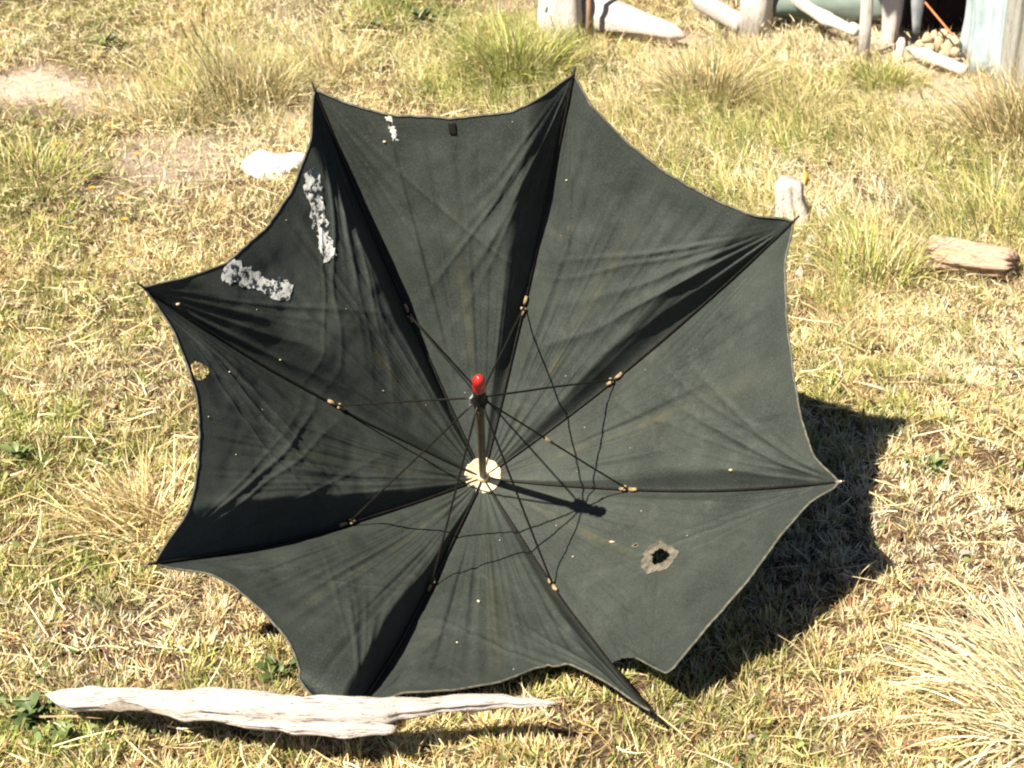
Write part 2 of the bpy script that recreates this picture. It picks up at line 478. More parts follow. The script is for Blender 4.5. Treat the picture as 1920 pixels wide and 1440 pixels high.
folds(4, 1, [(.14, .05, .04, .16, .3), (.3, .06, .05, .14, .5), (.5, .04, .06, .12, .4)])
folds(5, 0, [(.2, .05, .05, .18, .2), (.36, .06, .05, .15, .4)])
folds(5, 1, [(.08, .07, .025, .16, .0), (.2, .05, .04, .12, .4)])
folds(6, 0, [(.12, .06, .035, .15, .2), (.26, .06, .05, .12, .4)])
folds(6, 1, [(.07, .05, .022, .2, .0), (.14, .05, .025, .2, .1), (.22, .06, .03, .2, .2), (.34, .06, .04, .16, .4)])
folds(7, 0, [(.07, .06, .025, .2, .0), (.15, .06, .025, .22, .1), (.24, .07, .03, .16, .2), (.42, .06, .05, .08, .3)])
folds(7, 1, [(.07, .08, .022, .18, .0), (.15, .09, .028, .2, .1), (.24, .08, .03, .2, .2), (.36, .05, .04, .14, .4)])

_cr = random.Random(12)
for g_ in range(8):
    for e_ in (0, 1):
        for q_ in range(7):
            a_ = .05+.075*q_+_cr.uniform(-.02, .02)
            FOLD.append((g_, e_, a_, _cr.uniform(.012, .05), _cr.uniform(.010, .022), _cr.uniform(.10, .34), a_*_cr.uniform(.2, 1.0)))
def inward(g, u, s):
    n = rib_in(g, s)*(1-u)[..., None] + rib_in(g+1, s)*u[..., None]
    return nrm(n)
def gore_base(g, u, s):
    return rib_p(g, s)*(1-u)[..., None] + rib_p(g+1, s)*u[..., None]
def gore_lift(g, u, s):
    """how far the cloth stands off the flat between two ribs"""
    W = np.linalg.norm(rib_p(g, s)-rib_p(g+1, s), axis=-1)
    xl, xr = u*W, (1-u)*W
    env = np.clip(4*s*(1.02-s), 0, 1)**0.42
    (dl, wl), (dr, wr) = VAL[g][1], VAL[(g+1) % 8][0]
    wob = 1+0.5*(vnoise(np.stack([s*5+g*9, u*2, s*0+g], -1))-0.5)
    ws = np.clip(W/0.25, 0.15, 1)
    bl = sst(xl/(wl*wob*ws)); br = sst(xr/(wr*wob*ws))
    h = env*ws*(dl*bl*(1-u)+dr*br*u + 0.35*np.minimum(dl, dr)*bl*br) - env*0.010*np.sin(np.pi*u)*W/0.3
    for (gg, e, a0, hh, wd, rc, bd) in FOLD:
        if gg != g:
            continue
        d = np.clip(1.0-s, 0, 1)*RL+0.004
        a = (xl if e == 0 else xr)/d - bd*d*1.6
        wav = 1+0.18*(vnoise(np.stack([d*14+a0*50, a*0, a*0+e+g], -1))-0.5)
        h = h + hh*0.62*np.minimum(d, 0.16)*np.exp(-np.abs((a-a0*wav)/wd)**1.35)*np.exp(-(d/rc)**2)*sst(np.minimum(xl, xr)/0.006)
    # pleats at the crown
    hp = W*0.028*np.exp(-(s/0.20)**2)*(0.3+1.4*vnoise(np.stack([u*4+g*7, s*0, s*0], -1)))*np.sin(np.pi*u)
    h = h + hp*np.cos(2*np.pi*(u*5+g*0.37))
    # slack, crumples
    hemv = np.interp(u.ravel(), np.arange(len(HEM[g]))/(len(HEM[g])-1), HEM[g]).reshape(u.shape)
    edge = sst(np.minimum(xl, xr)/0.03)*(0.12+0.88*sst((hemv-s)/0.10))
    B = gore_base(g, u, s)
    h = h + edge*((vnoise(B*9+g*3)-0.5)*0.010 + (vnoise(B*26+g)-0.5)*0.0042 + (vnoise(B*70)-0.5)*0.0011)
    # creases that run from the crown towards the hem
    rad = vnoise(np.stack([u*22+g*30, s*2.2, s*0], -1))-0.5
    rad2 = vnoise(np.stack([u*55+g*30, s*3.0, s*0+4], -1))-0.5
    h = h + edge*(rad*0.0040+rad2*0.0016)*sst((s-0.1)/0.3)
    return h
def gore(g, u, s):
    u, s = np.broadcast_arrays(np.asarray(u, float), np.asarray(s, float))
    return gore_base(g, u, s) + inward(g, u, s)*gore_lift(g, u, s)[..., None]
def hem_s(g, u):
    r = np.array(HEM[g]); k = np.arange(len(r))/(len(r)-1)
    return np.interp(u, k, r)

umb = empty("umbrella", HUB*1.0, "large tattered black umbrella lying open on the grass, its hollow side up", "umbrella")
UL = Vector(HUB)
def part(name, me, mat, parent=umb):
    me.transform(__import__("mathutils").Matrix.Translation(-UL))
    o = obj(name, me, mat, parent)
    if parent is not umb:
        pass
    return o

# holes: gore, centre (u, s), half sizes, seed
HOLES = [(3, .455, .650, .050, .036, 1), (3, .440, .555, .011, .0075, 2), (6, .765, .866, .040, .024, 3)]
def hole_rad(t, seed):
    return 1+.13*np.sin(2*t+seed)+.09*np.sin(3*t+1.7*seed)+.06*np.sin(5*t+2.3*seed)+.04*np.sin(9*t+seed)+.03*np.sin(14*t)
NUu, NS = 150, 140
CAN = []
for g in range(8):
    nu, ns = (180, 190) if g in (3, 6) else (NUu, NS)
    uu = np.linspace(0, 1, nu+1); uu = 0.62*uu+0.38*(0.5-0.5*np.cos(np.pi*uu)); vv = np.linspace(0, 1, ns+1)**0.92
    U, Vv = np.meshgrid(uu, vv)
    if g == 3:                                            # torn loose from the tip: a ragged corner
        U = U*1.0
    S = Vv*hem_s(g, U)
    S = np.maximum(S, 0.02)
    rag = (vnoise(np.stack([U*60+g*11, U*0, U*0], -1))-0.5)*0.0022
    S = S + rag*(Vv > 0.999)*(4*U*(1-U))
    dead = np.zeros((ns, nu), bool)
    for (hg, hu, hs, ru, rs, sd) in HOLES:
        if hg != g:
            continue
        du, ds = (U-hu)/ru, (S-hs)/rs
        t = np.arctan2(ds, du); rho = np.hypot(du, ds)/hole_rad(t, sd)
        band = (rho > 0.78) & (rho < 1.22)
        f = np.where(band, 1/np.maximum(rho, 1e-6), 1)
        U = np.where(band, hu+(U-hu)*f, U); S = np.where(band, hs+(S-hs)*f, S)
        du, ds = (U-hu)/ru, (S-hs)/rs
        rho = np.hypot(du, ds)/hole_rad(np.arctan2(ds, du), sd)
        cu = (rho[:-1, :-1]+rho[1:, :-1]+rho[1:, 1:]+rho[:-1, 1:])/4
        dead |= cu < 0.985
    P = gore(g, U, S)
    CAN.append(P)
    idx = np.arange((nu+1)*(ns+1)).reshape(ns+1, nu+1)
    Fq = np.stack([idx[:-1, :-1], idx[:-1, 1:], idx[1:, 1:], idx[1:, :-1]], -1)[~dead]
    me = mesh("canopy_panel", P.reshape(-1, 3), Fq.reshape(-1, 4))
    uvl = me.uv_layers.new(name="gore")
    li = np.empty(len(me.loops), np.int32); me.loops.foreach_get("vertex_index", li)
    uvl.data.foreach_set("uv", np.stack([U.ravel()[li], S.ravel()[li]], -1).astype(np.float32).ravel())
    o = part("canopy_panel", me, M['canopy'])
    if g == 3:
        o["label"] = "panel with a burnt hole, torn loose from its rib tip"
    if g == 7:
        o["label"] = "panel mended with two strips of shiny crumpled tape"
    if g == 6:
        o["label"] = "panel torn open near its hem"
    # the sewn hem
    top = P[-1]
    if g == 3:
        top = top[:int(0.885*nu)]
    o2 = part("hem", mesh("hem", *tube(top, 0.0017, 5, flat=0.9)), M['hem'], o)
ALLC = np.concatenate([p.reshape(-1, 3) for p in CAN])

# singed rim of the burnt hole
def hole_ring(hi, grow, mat, name, lift, parent):
    (hg, hu, hs, ru, rs, sd) = HOLES[hi]
    t = np.linspace(0, 2*np.pi, 56, endpoint=False)
    r0 = hole_rad(t, sd); rings = []
    g1 = grow*(0.75+0.55*vnoise(np.stack([np.cos(t)*1.1+4, np.sin(t)*1.1, t*0+sd], -1)))*(1+0.35*np.cos(t+0.3))
    for k, (f, l) in enumerate(((0.80, 0.0004), (0.93, lift), (1.05, lift*1.1), (1.0, lift*0.9), (1.0, 0.0006))):
        rr = r0*f if k < 3 else r0*(1.0+g1*(0.85 if k == 3 else 1.0))
        u = hu+ru*rr*np.cos(t); s = hs+rs*rr*np.sin(t)
        rough = (vnoise(np.stack([np.cos(t)*9, np.sin(t)*9, t*0+k*4], -1))-0.3)*0.0016
        rings.append(gore(hg, u, s)+inward(hg, u, s)*(l+rough)[:, None])
    V = np.concatenate(rings); n = len(t); F = []
    for k in range(4):
        for j in range(n):
            F.append((k*n+j, k*n+(j+1) % n, (k+1)*n+(j+1) % n, (k+1)*n+j))
    return part(name, mesh(name, V, F), mat, parent)
panels = [o for o in umb.children]
panels = [o for o in C.objects if o.name.startswith("canopy_panel")]
hole_ring(0, 0.66, M['burn'], "singed_rim", 0.0022, panels[3])
hole_ring(1, 0.45, M['burn'], "singed_rim", 0.0010, panels[3])

# ribs with their hinges and struts
for i in range(8):
    s = np.linspace(0.0, 0.995 if i == 4 else 1.02, 40)
    off = 0.0035
    P = rib_p(i, s)+rib_in(i, s)*off
    P[-4:] = rib_p(i, s[-4:])+rib_in(i, s[-4:])*np.linspace(off*0.8, 0.0005, 4)[:, None]
    kx = nrm(np.cross(rib_in(i, np.array(0.5)), AX+0.01))
    jit = (vnoise(np.stack([s*6+i*8, s*0, s*0], -1))-0.5)*0.0028
    P = P+np.outer(jit*np.sin(np.pi*np.clip(s, 0, 1)), kx)
    ro = part("rib", mesh("rib", *tube(P, 0.0017, 6)), M['iron'])
    a = P[-2]; b = a+nrm(P[-1]-P[-3])*(0.013 if i == 3 else 0.003 if i == 4 else 0.009)
    part("rib_tip", mesh("rib_tip", *tube([a, a*0.6+b*0.4, b], [0.0022, 0.0022, 0.0015], 8)), M['steel'] if i == 3 else M['iron'], ro)
    s0 = JF[i]
    jp = rib_p(i, np.array(s0)); jn = rib_in(i, np.array(s0))
    ahead = nrm(rib_p(i, np.array(s0+0.02))-rib_p(i, np.array(s0-0.02))); side = np.cross(ahead, jn)
    pcs = []
    for q, (da, ln, rr) in enumerate(((-0.013, 0.012, .0028), (0.004, 0.013, .0031))):
        c0 = jp+jn*0.006+ahead*da
        pcs.append(tube([c0, c0+ahead*ln*0.5+side*0.0006, c0+ahead*ln], [rr*0.8, rr, rr*0.75], 7, rough=0.5, seed=i+q))
    c0 = jp+jn*0.009+ahead*-0.002
    pcs.append(tube([c0-side*0.004, c0+side*0.004], [0.0022, 0.0022], 8))
    hj = part("hinge", mesh("hinge", *joinVF(pcs)), M['rust'], ro)
    ang = PH[i]; rd = E1*math.cos(ang)+E2*math.sin(ang)
    r0 = HUB+AX*RUN+rd*0.0095
    r1 = jp+jn*0.009
    Q = resample([r0, r1], 14)
    sag = (vnoise(np.stack([np.linspace(0, 4, 14)+i*5, np.zeros(14), np.zeros(14)], -1))-0.5)*0.004
    Q = Q+np.outer(sag*np.sin(np.linspace(0, np.pi, 14)), rd)
    st = part("strut", mesh("strut", *tube(Q, 0.0015, 6)), M['iron'])
    if i == 3:
        m0, m1 = Q[5], Q[6]
        part("highlight_sleeve", mesh("highlight_sleeve", *tube([m0*0.75+m1*0.25, m1], 0.0021, 7)), M['rust'], st)  # tan sleeve added for the bright highlight on this strut

# shaft, runner, knob, rosette
def on_ax(z, r=0.0, a=0.0):
    return HUB+AX*z+(E1*math.cos(a)+E2*math.sin(a))*r
def lathe(prof, seg=20, wob=0.0):
    V, F = [], []
    for (z, r) in prof:
        for j in range(seg):
            V.append(on_ax(z, r, 2*math.pi*j/seg))
    n = len(prof)
    for k in range(n-1):
        for j in range(seg):
            a, b = k*seg+j, k*seg+(j+1) % seg
            F.append((a, b, b+seg, a+seg))
    F.append(tuple(range(seg-1, -1, -1))); F.append(tuple((n-1)*seg+j for j in range(seg)))
    return V, F
part("shaft", mesh("shaft", *lathe([(-0.03, 0.003), (-0.012, 0.0052), (0.0, 0.0056), (0.15, 0.0056), (0.30, 0.0054), (SHAFT-0.02, 0.0052)])), M['shaft'])
ru_ = part("runner", mesh("runner", *lathe([(RUN-0.030, 0.0066), (RUN-0.028, 0.0080), (RUN-0.006, 0.0082), (RUN-0.004, 0.0108), (RUN+0.001, 0.0112), (RUN+0.003, 0.0086), (RUN+0.026, 0.0084), (RUN+0.034, 0.0072), (RUN+0.036, 0.0054)])), M['iron'])
ws = []
for j in range(46):
    a = j*0.9+2.0
    ws.append(on_ax(RUN-0.024+0.0006*j+0.004*math.sin(j*1.7), 0.0105+0.0035*vnoise(np.array([j*0.7, 0, 0])), 2.3+0.9*math.sin(a)))
part("wire_tie", mesh("wire_tie", *tube(ws, 0.0014, 5)), M['slate_cloth'], ru_)
kp = [(SHAFT-0.021, 0.0042), (SHAFT-0.019, 0.0072), (SHAFT-0.014, 0.0088), (SHAFT-0.009, 0.0088), (SHAFT-0.005, 0.0068)]
for t in np.linspace(-1.0, 1.0, 12):
    kp.append((SHAFT+0.012+0.0165*math.sin(t*math.pi/2), max(0.0004, 0.0090*math.cos(t*math.pi/2)) if t > -0.60 else 0.0070))
kn = part("knob", mesh("knob", *lathe(kp, 24)), M['red'])
V, F = [], []
nseg = 90
for k, fr in enumerate((0.22, 0.45, 0.7, 0.9, 1.0)):
    for j in range(nseg):
        a = 2*math.pi*j/nseg
        lob = 1+0.045*abs(math.sin(a*5.5))+0.05*(vnoise(np.array([math.cos(a)*2+5, math.sin(a)*2, 0]))-0.5)
        r = 0.0268*fr*lob
        thm = np.mean(TH)
        z = 0.0042+r*math.tan(thm)*0.87+0.0030*abs(math.sin(a*5.5))**.7*fr-0.0008*fr+0.001*vnoise(np.array([a*4, k, 0]))
        V.append(on_ax(z, r, a))
for k in range(4):
    for j in range(nseg):
        a, b = k*nseg+j, k*nseg+(j+1) % nseg
        F.append((a, b, b+nseg, a+nseg))
ro_ = part("rosette", mesh("rosette", V, F), M['rosette'])
sm_ = ro_.modifiers.new("thickness", 'SOLIDIFY'); sm_.thickness = 0.0010; sm_.offset = 0
part("collar", mesh("collar", *lathe([(0.004, 0.0088), (0.011, 0.0096), (0.016, 0.0084), (0.019, 0.0060)])), M['rosette'])

# strips of tape on the cloth
def tape(g, pts, width, seed, parent, ends=(1, 1)):
    P = resample(pts, 60); n = len(P); m = 13
    T = nrm(np.gradient(P, axis=0)); 
    sc = np.array([0.30, 0.64])                          # rough metres per unit of u and of s
    Tm = nrm(T*sc); Nm = np.stack([-Tm[:, 1], Tm[:, 0]], -1)/sc
    V = []
    for k in range(n):
        wv = width*(0.85+0.45*(vnoise(np.array([k*0.23, seed, 1.0]))-0.5)*2*0.6)
        for j in range(m):
            x = (j/(m-1)-0.5)
            e = (vnoise(np.array([k*0.55, seed+9*(j > m/2), 4.0]))-0.5)*0.16*(abs(x) > 0.45)*np.sign(x)
            q = P[k]+Nm[k]*wv*(x+e)+T[k]*0.006*(vnoise(np.array([j*0.9, k*0.1, seed]))-0.5)
            u, s = q
            cr = (vnoise(np.array([k*0.36, j*0.55, seed*3.0]))-0.4)*0.0004+(vnoise(np.array([k*0.9, j*0.9, seed*3.0+7]))-0.4)*0.0003
            V.append(gore(g, np.array(u), np.array(s))+inward(g, np.array(u), np.array(s))*(0.0009+max(cr, -0.0004)))
    F = []
    hr = np.random.default_rng(seed)
    for k in range(n-1):
        for j in range(m-1):
            a = k*m+j
            if vnoise(np.array([k*0.33, j*0.5, seed*5.0+2])) > 0.90 and 2 < k < n-4:
                continue
            F.append((a, a+1, a+1+m, a+m))
    return part("tape_patch", mesh("tape_patch", V, F), M['tape'], parent)
tape(7, [(.800, .900), (.765, .85), (.735, .82), (.685, .765), (.645, .71)], 0.030, 1, panels[7])
tape(7, [(.222, .903), (.238, .880), (.26, .845), (.30, .79), (.355, .73)], 0.034, 2, panels[7])
tape(0, [(.255, .935), (.26, .905), (.265, .875)], 0.009, 3, panels[0])
# a black stitched tag and specks of lint
P0 = [gore(0, np.array(a), np.array(b))+inward(0, np.array(a), np.array(b))*h for h in (0.0005, 0.003) for (a, b) in ((.505, .912), (.535, .912), (.535, .888), (.505, .888))]
part("strap_button", mesh("strap_button", P0, [(0, 1, 2, 3), (7, 6, 5, 4), (0, 4, 5, 1), (1, 5, 6, 2), (2, 6, 7, 3), (3, 7, 4, 0)], False), M['iron'], panels[0])
lint = []
spots = [(2, .92, .72, 2.4), (4, .60, .51, 2.2), (3, .48, .48, 2.6), (3, .475, .486, 1.8), (3, .73, .415, 1.6), (0, .21, .875, 2.4), (7, .02, .91, 2.6), (1, .08, .77, 1.6), (4, .7, .68, 1.6), (6, .82, .78, 1.3), (3, .2, .5, 1.2), (7, .06, .62, 1.3)]
lr = random.Random(3)
for _ in range(20):
    spots.append((lr.randrange(8), lr.uniform(.1, .9), lr.uniform(.2, .92), lr.uniform(.5, 1.0)))
for n_, (g, a, b, r) in enumerate(spots):
    p = gore(g, np.array(a), np.array(b))+inward(g, np.array(a), np.array(b))*0.0012
    lint.append(blob(p, np.array([1, .8, .6])*r*0.0011, n_, 0.5, 6, 4))
lo = part("lint", mesh("lint", *joinVF(lint)), M['rosette']); lo["kind"] = "stuff"

# ------------------------------------------------------------------ driftwood in front
z0 = 0.052
top = [(85, 1299), (130, 1291), (270, 1290), (390, 1289), (440, 1291), (520, 1303), (600, 1310), (700, 1312), (760, 1311), (850, 1304), (940, 1302), (1000, 1308), (1045, 1316)]
bot = [(85, 1303), (110, 1322), (140, 1334), (200, 1330), (262, 1328), (283, 1332), (330, 1346), (400, 1352), (470, 1358), (560, 1362), (640, 1364), (700, 1356), (735, 1354), (790, 1344), (830, 1337), (900, 1331), (990, 1325), (1045, 1318)]
def beam(top, bot, x0, x1, n, zc, depth, seed, seg=44):
    X = np.linspace(x0, x1, n); V = []
    for k, x in enumerate(X):
        yt = np.interp(x, *np.array(top).T); yb = np.interp(x, *np.array(bot).T)
        yt += (vnoise(np.array([x*0.035, seed, 0]))-0.5)*5; yb += (vnoise(np.array([x*0.04, seed, 5]))-0.5)*6
        c = at(x, (yt+yb)/2, zc-0.030*(1-min(1, max(0, (x-85)/420))))
        h = max(abs(yb-yt), 2)/2/FOCAL*math.dist(c, (0, 0, CAM_H))
        for j in range(seg):
            t = 2*math.pi*j/seg
            rr = h*(1+0.22*(vnoise(np.array([x*0.006, math.cos(t)*2.2+5, math.sin(t)*2.2+seed]))-0.5)*2)
            rr *= 1-0.16*max(0, math.sin(7*t+seed+x*0.004+1.5*vnoise(np.array([x*.02, seed, 2.]))))**8-0.10*max(0, math.sin(17*t+seed*2+x*0.007))**4
            rr *= 1+0.10*(vnoise(np.array([x*0.02, math.cos(t)*7+5, math.sin(t)*7+seed]))-0.5)*2
            V.append(c+np.array([0.0, math.cos(t)*rr*depth, math.sin(t)*rr]))
    F = [tuple(range(seg-1, -1, -1)), tuple((n-1)*seg+j for j in range(seg))]
    for k in range(n-1):
        for j in range(seg):
            a, b = k*seg+j, k*seg+(j+1) % seg
            F.append((a, b, b+seg, a+seg))
    return V, F
main = beam(top, bot, 85, 1046, 110, z0, 1.0, 1)
prong = beam([(400, 1345), (560, 1352), (640, 1355), (700, 1358), (735, 1361), (743, 1365)], [(400, 1350), (470, 1369), (560, 1378), (640, 1384), (700, 1380), (736, 1374), (743, 1368)], 400, 743, 48, z0-0.012, 0.9, 2)
V, F = joinVF([main, prong])
c0 = np.mean(V, axis=0)
dw = obj("driftwood", mesh("driftwood", np.array(V)-c0, F), M['drift'], None, tuple(c0))
tag(dw, "long bleached driftwood plank with a forked end, lying in front of the umbrella", "driftwood")
fr = beam([(190, 1312), (230, 1309), (262, 1313), (276, 1321)], [(190, 1320), (230, 1324), (262, 1327), (276, 1326)], 190, 276, 24, z0+0.006, 1.35, 4, 24)
V, F = fr
part_me = mesh("frayed_patch", np.array(V)-c0+np.array([0, -0.009, 0.001]), F)
obj("frayed_patch", part_me, M['drift_dark'], dw)
pg = at(638, 1396); 
V, F = tube([pg+np.array([0, 0, -0.02]), pg+np.array([0, 0.01, 0.012]), pg+np.array([0.004, 0.03, 0.026])], [0.009, 0.008, 0.005], 9, rough=0.5)
tag(obj("peg", mesh("peg", V, F), M['drift_dark']), "short grey wooden peg under the forked end of the driftwood plank", "peg")

# ------------------------------------------------------------------ stones, stumps and logs in the grass
def thing_mesh(name, VF, mat, label, cat, group=None, smooth=True):
    V, F = VF; V = np.array(V); c = np.array([V[:, 0].mean(), V[:, 1].mean(), V[:, 2].min()])
    return tag(obj(name, mesh(name, V-c, F, smooth), mat, None, tuple(c)), label, cat, group)
p = at(512, 325)
thing_mesh("stone", blob(p+np.array([0.01, 0, 0.01]), (0.066, 0.055, 0.040), 3, 0.34, 36, 22), M['stone'], "flat white stone half hidden behind the left edge of the umbrella", "stone")
p = at(1480, 425)
prof = lambda th, t: 1+0.16*np.cos(3*th+1)+0.10*np.sin(7*th)
V, F = tube([p+np.array([0.006, 0, -0.03]), p+np.array([0.003, 0.005, 0.02]), p+np.array([-0.004, 0.006, 0.06]), p+np.array([-0.008, 0.008, 0.085]), p+np.array([-0.008, 0.008, 0.100])], [0.038, 0.036, 0.035, 0.033, 0.024], 28, prof, rough=0.75, seed=5)
thing_mesh("stump", (V, F), M['stump'], "short whitened wooden stump speckled with lichen, behind the right rib tip", "stump")
q = at(1506, 370)+np.array([0, -0.02, 0.05])
lf = [q+np.array(v) for v in ((-0.006, 0, 0.018), (0.004, 0.003, 0.012), (0.006, 0.002, -0.010), (0.001, 0, -0.020), (-0.004, -0.002, -0.006))]
thing_mesh("dead_leaf", (lf+[a+np.array([0, 0.001, 0]) for a in lf], [(0, 1, 2, 3, 4), (9, 8, 7, 6, 5), (0, 5, 6, 1), (1, 6, 7, 2), (2, 7, 8, 3), (3, 8, 9, 4), (4, 9, 5, 0)]), M['petal'], "curled orange leaf against the right side of the speckled stump", "leaf")
for n_, (a, b, s_) in enumerate(((1502, 440, .016), (1520, 470, .014), (1512, 505, .016), (1498, 530, .012))):
    pp = at(a, b)
    thing_mesh("wood_chip", blob(pp+np.array([0, 0, .014]), (s_*0.7, s_*0.5, s_*1.5), 30+n_, .3, 10, 7), M['stump'], ["pale wood chip just below the speckled stump", "pale wood chip second below the speckled stump", "pale wood chip third below the speckled stump", "pale wood chip lowest and farthest from the speckled stump"][n_], "wood chip", "wood chips below the stump")
# reddish log piece: split, with splintered ends
A, B = at(1744, 470, 0.0), at(1898, 494, 0.0)
ax_ = nrm(B-A); ln = np.linalg.norm(B-A); sx_ = nrm(np.cross([0, 0, 1.0], ax_)); ux_ = np.cross(ax_, sx_)
V, F = [], []
NR, NSg = 40, 54
for k in range(NR):
    t = k/(NR-1)
    for j in range(NSg):
        th = 2*math.pi*j/NSg
        gr = vnoise(np.array([math.cos(th)*5+9, math.sin(th)*5+3, t*1.6]))
        gr2 = vnoise(np.array([math.cos(th)*13+9, math.sin(th)*13+3, t*3.0+8]))
        r = 0.0345*(0.74+0.40*gr+0.22*gr2)*(1-.18*t)
        if math.sin(th) > 0.2:
            r *= 1-.16*(math.sin(th)-.2)
        e = abs(t-.5)*2
        if e > .93:
            r *= max(.35, 1-(e-.93)*9*(.4+gr2))
        rag = (gr2-.5)*0.030*max(0, (e-.55)/.45)*(1 if t > .5 else -1)+(gr-.5)*.022*max(0, (e-.6)/.4)
        V.append(A+ax_*(ln*t+rag)+sx_*(math.cos(th)*r*1.12)+ux_*(math.sin(th)*r))
for k in range(NR-1):
    for j in range(NSg):
        a, b = k*NSg+j, k*NSg+(j+1) % NSg
        F.append((a, b, b+NSg, a+NSg))
F += [tuple(range(NSg-1, -1, -1)), tuple((NR-1)*NSg+j for j in range(NSg))]
V = np.array(V); c_ = V.mean(0)
R_ = np.stack([ax_, sx_, ux_], 1)
lg_ = obj("log", mesh("log", (V-c_)@R_, F), M['red_log'], None, tuple(c_))
from mathutils import Matrix
lg_.matrix_world = Matrix.Translation(Vector(c_)) @ Matrix(R_.tolist()).to_4x4()
tag(lg_, "short red brown rotten log with pale streaks, right of the umbrella", "log")
# far bleached log and stump, top centre
A, B = at(1085, 22, 0.02), at(1285, 68, -0.01)
pa = resample([A, B], 30)
thing_mesh("log", tube(pa, np.interp(np.linspace(0, 1, 30), [0, .1, .5, .9, 1], [.040, .052, .042, .022, .004]), 26, lambda th, t: 1+.10*np.sin(4*th+t*2)+.07*np.sin(9*th+3*t), rough=.35, seed=3), M['drift'], "white bleached log tapering to the right, beyond the top rib tip", "log")
p = at(1050, 70)
thing_mesh("stump", tube([p+np.array([0, 0, -.02]), p+np.array([0, 0, .05]), p+np.array([.003, 0, .14]), p+np.array([.0, 0, .2])], [.066, .060, .055, .05], 22, lambda th, t: 1+.10*np.sin(5*th)+.08*np.sin(9*th+2+t*2)+.05*np.sin(15*th), rough=.35, seed=4), M['pale_post'], "broad pale upright stump at the left end of the far bleached log", "stump")
p = at(1102, 78)
thing_mesh("stake", tube([p+np.array([0, 0, -.02]), p+np.array([0.001, 0, .1]), p+np.array([-.003, 0, .24])], [.008, .008, .007], 9, rough=.3, seed=8), M['brown_pole'], "thin brown stake in front of the far bleached log", "stake")
A, B = at(1310, 0, 0.03), at(1392, 46, 0.0)
thing_mesh("log", tube(resample([A, B], 12), np.linspace(.030, .024, 12), 14, lambda th, t: 1+.12*np.sin(3*th+t*2)+.07*np.sin(8*th+t), rough=.5, seed=6), M['pale_post'], "pale slanting log leaning towards the thick white post", "log")
p = at(1418, 66)
thing_mesh("post", tube([p+np.array([0, 0, -.02]), p+np.array([0, 0, .10]), p+np.array([.006, 0, .30]), p+np.array([.004, 0, .6])], [.046, .043, .041, .04], 18, lambda th, t: 1+.11*np.sin(4*th+1+t)+.07*np.sin(9*th), rough=.4, seed=7), M['pale_post'], "thick bleached post at the top, left of the slender white post", "post")
p = at(1618, 116)
thing_mesh("post", tube([p+np.array([0, 0, -.02]), p+np.array([-.002, 0, .10]), p+np.array([-.008, 0, .30]), p+np.array([-.012, 0, .7])], [.0165, .0165, .016, .015], 14, lambda th, t: 1+.10*np.sin(3*th+1+t*3)+.06*np.sin(7*th), rough=.5, seed=2), M['pale_post'], "slender upright white post near the dark shelter", "post")
A, B = at(1500, 0, 0.075), at(1606, 62, 0.03)
A = A+(A-B)*0.3
thing_mesh("branch", tube(resample([A, (A+B)/2+np.array([.0, 0, -.008]), B], 14), np.interp(np.linspace(0, 1, 14), [0, .5, .6, .7, 1], [.018, .016, .020, .016, .012]), 14, lambda th, t: 1+.12*np.sin(3*th+t*4)+.06*np.sin(7*th), rough=.5, seed=11), M['pale_post'], "straight white branch sloping down to the slender post", "branch")
A, B = at(1556, 26, 0.0), at(1612, 62, -0.012)
thing_mesh("branch", tube(resample([A, (A+B)/2+np.array([.0, 0, .012]), B], 12), np.linspace(.008, .017, 12), 10, rough=.35, seed=12), M['drift'], "shorter cream branch lying under the sloping white branch", "branch")
p = at(1685, 122)
thing_mesh("stake", tube([p+np.array([0, 0, -.02]), p+np.array([0, 0, .03]), p+np.array([.001, 0, .062]), p+np.array([.001, 0, .074])], [.010, .011, .013, .007], 10, rough=.3, seed=3), M['pale_post'], "stubby pale peg with a rounded head at the shelter mouth", "stake")
A, B = at(1702, 92, 0.0), at(1808, 134, -0.006)
thing_mesh("branch", tube(resample([A, (A*.5+B*.5)+np.array([0, 0, .004]), B], 16), np.interp(np.linspace(0, 1, 16), [0, .3, 1], [.009, .017, .013]), 14, lambda th, t: 1+.14*np.sin(3*th+t*5)+.07*np.sin(7*th), rough=.55, seed=13), M['pale_post'], "white branch lying on bare dirt below the tan stones", "branch")

# the shelter at the top right
sp = [(1738, 74, .017), (1751, 66, .015), (1768, 64, .018), (1785, 72, .017), (1744, 90, .016), (1760, 84, .016), (1778, 88, .018), (1790, 98, .015), (1770, 103, .015), (1792, 80, .014), (1727, 84, .013)]
for n_, (a, b, r) in enumerate(sp):
    pp = at(a, b, -0.005 if b > 80 else 0.01)
    thing_mesh("stone", blob(pp, (r*random.uniform(.8, 1.2), r*random.uniform(.75, 1), r*random.uniform(.8, 1.15)), 50+n_, .42, 14, 9), M['tan_stone'], "rounded tan stone in the heap at the mouth of the dark shelter", "stone", "tan stones heaped at the shelter mouth")
for n_, (a, b, r, lb) in enumerate(((1640, 36, .030, "reddish stone between the slender white post and the forked stump"), (1541, 30, .024, "reddish stone under the sloping white branch"))):
    thing_mesh("stone", blob(at(a, b)+np.array([0, .03, .02]), (r, r*.8, r*.9), 70+n_, .3, 14, 9), M['red_stone'], lb, "stone")
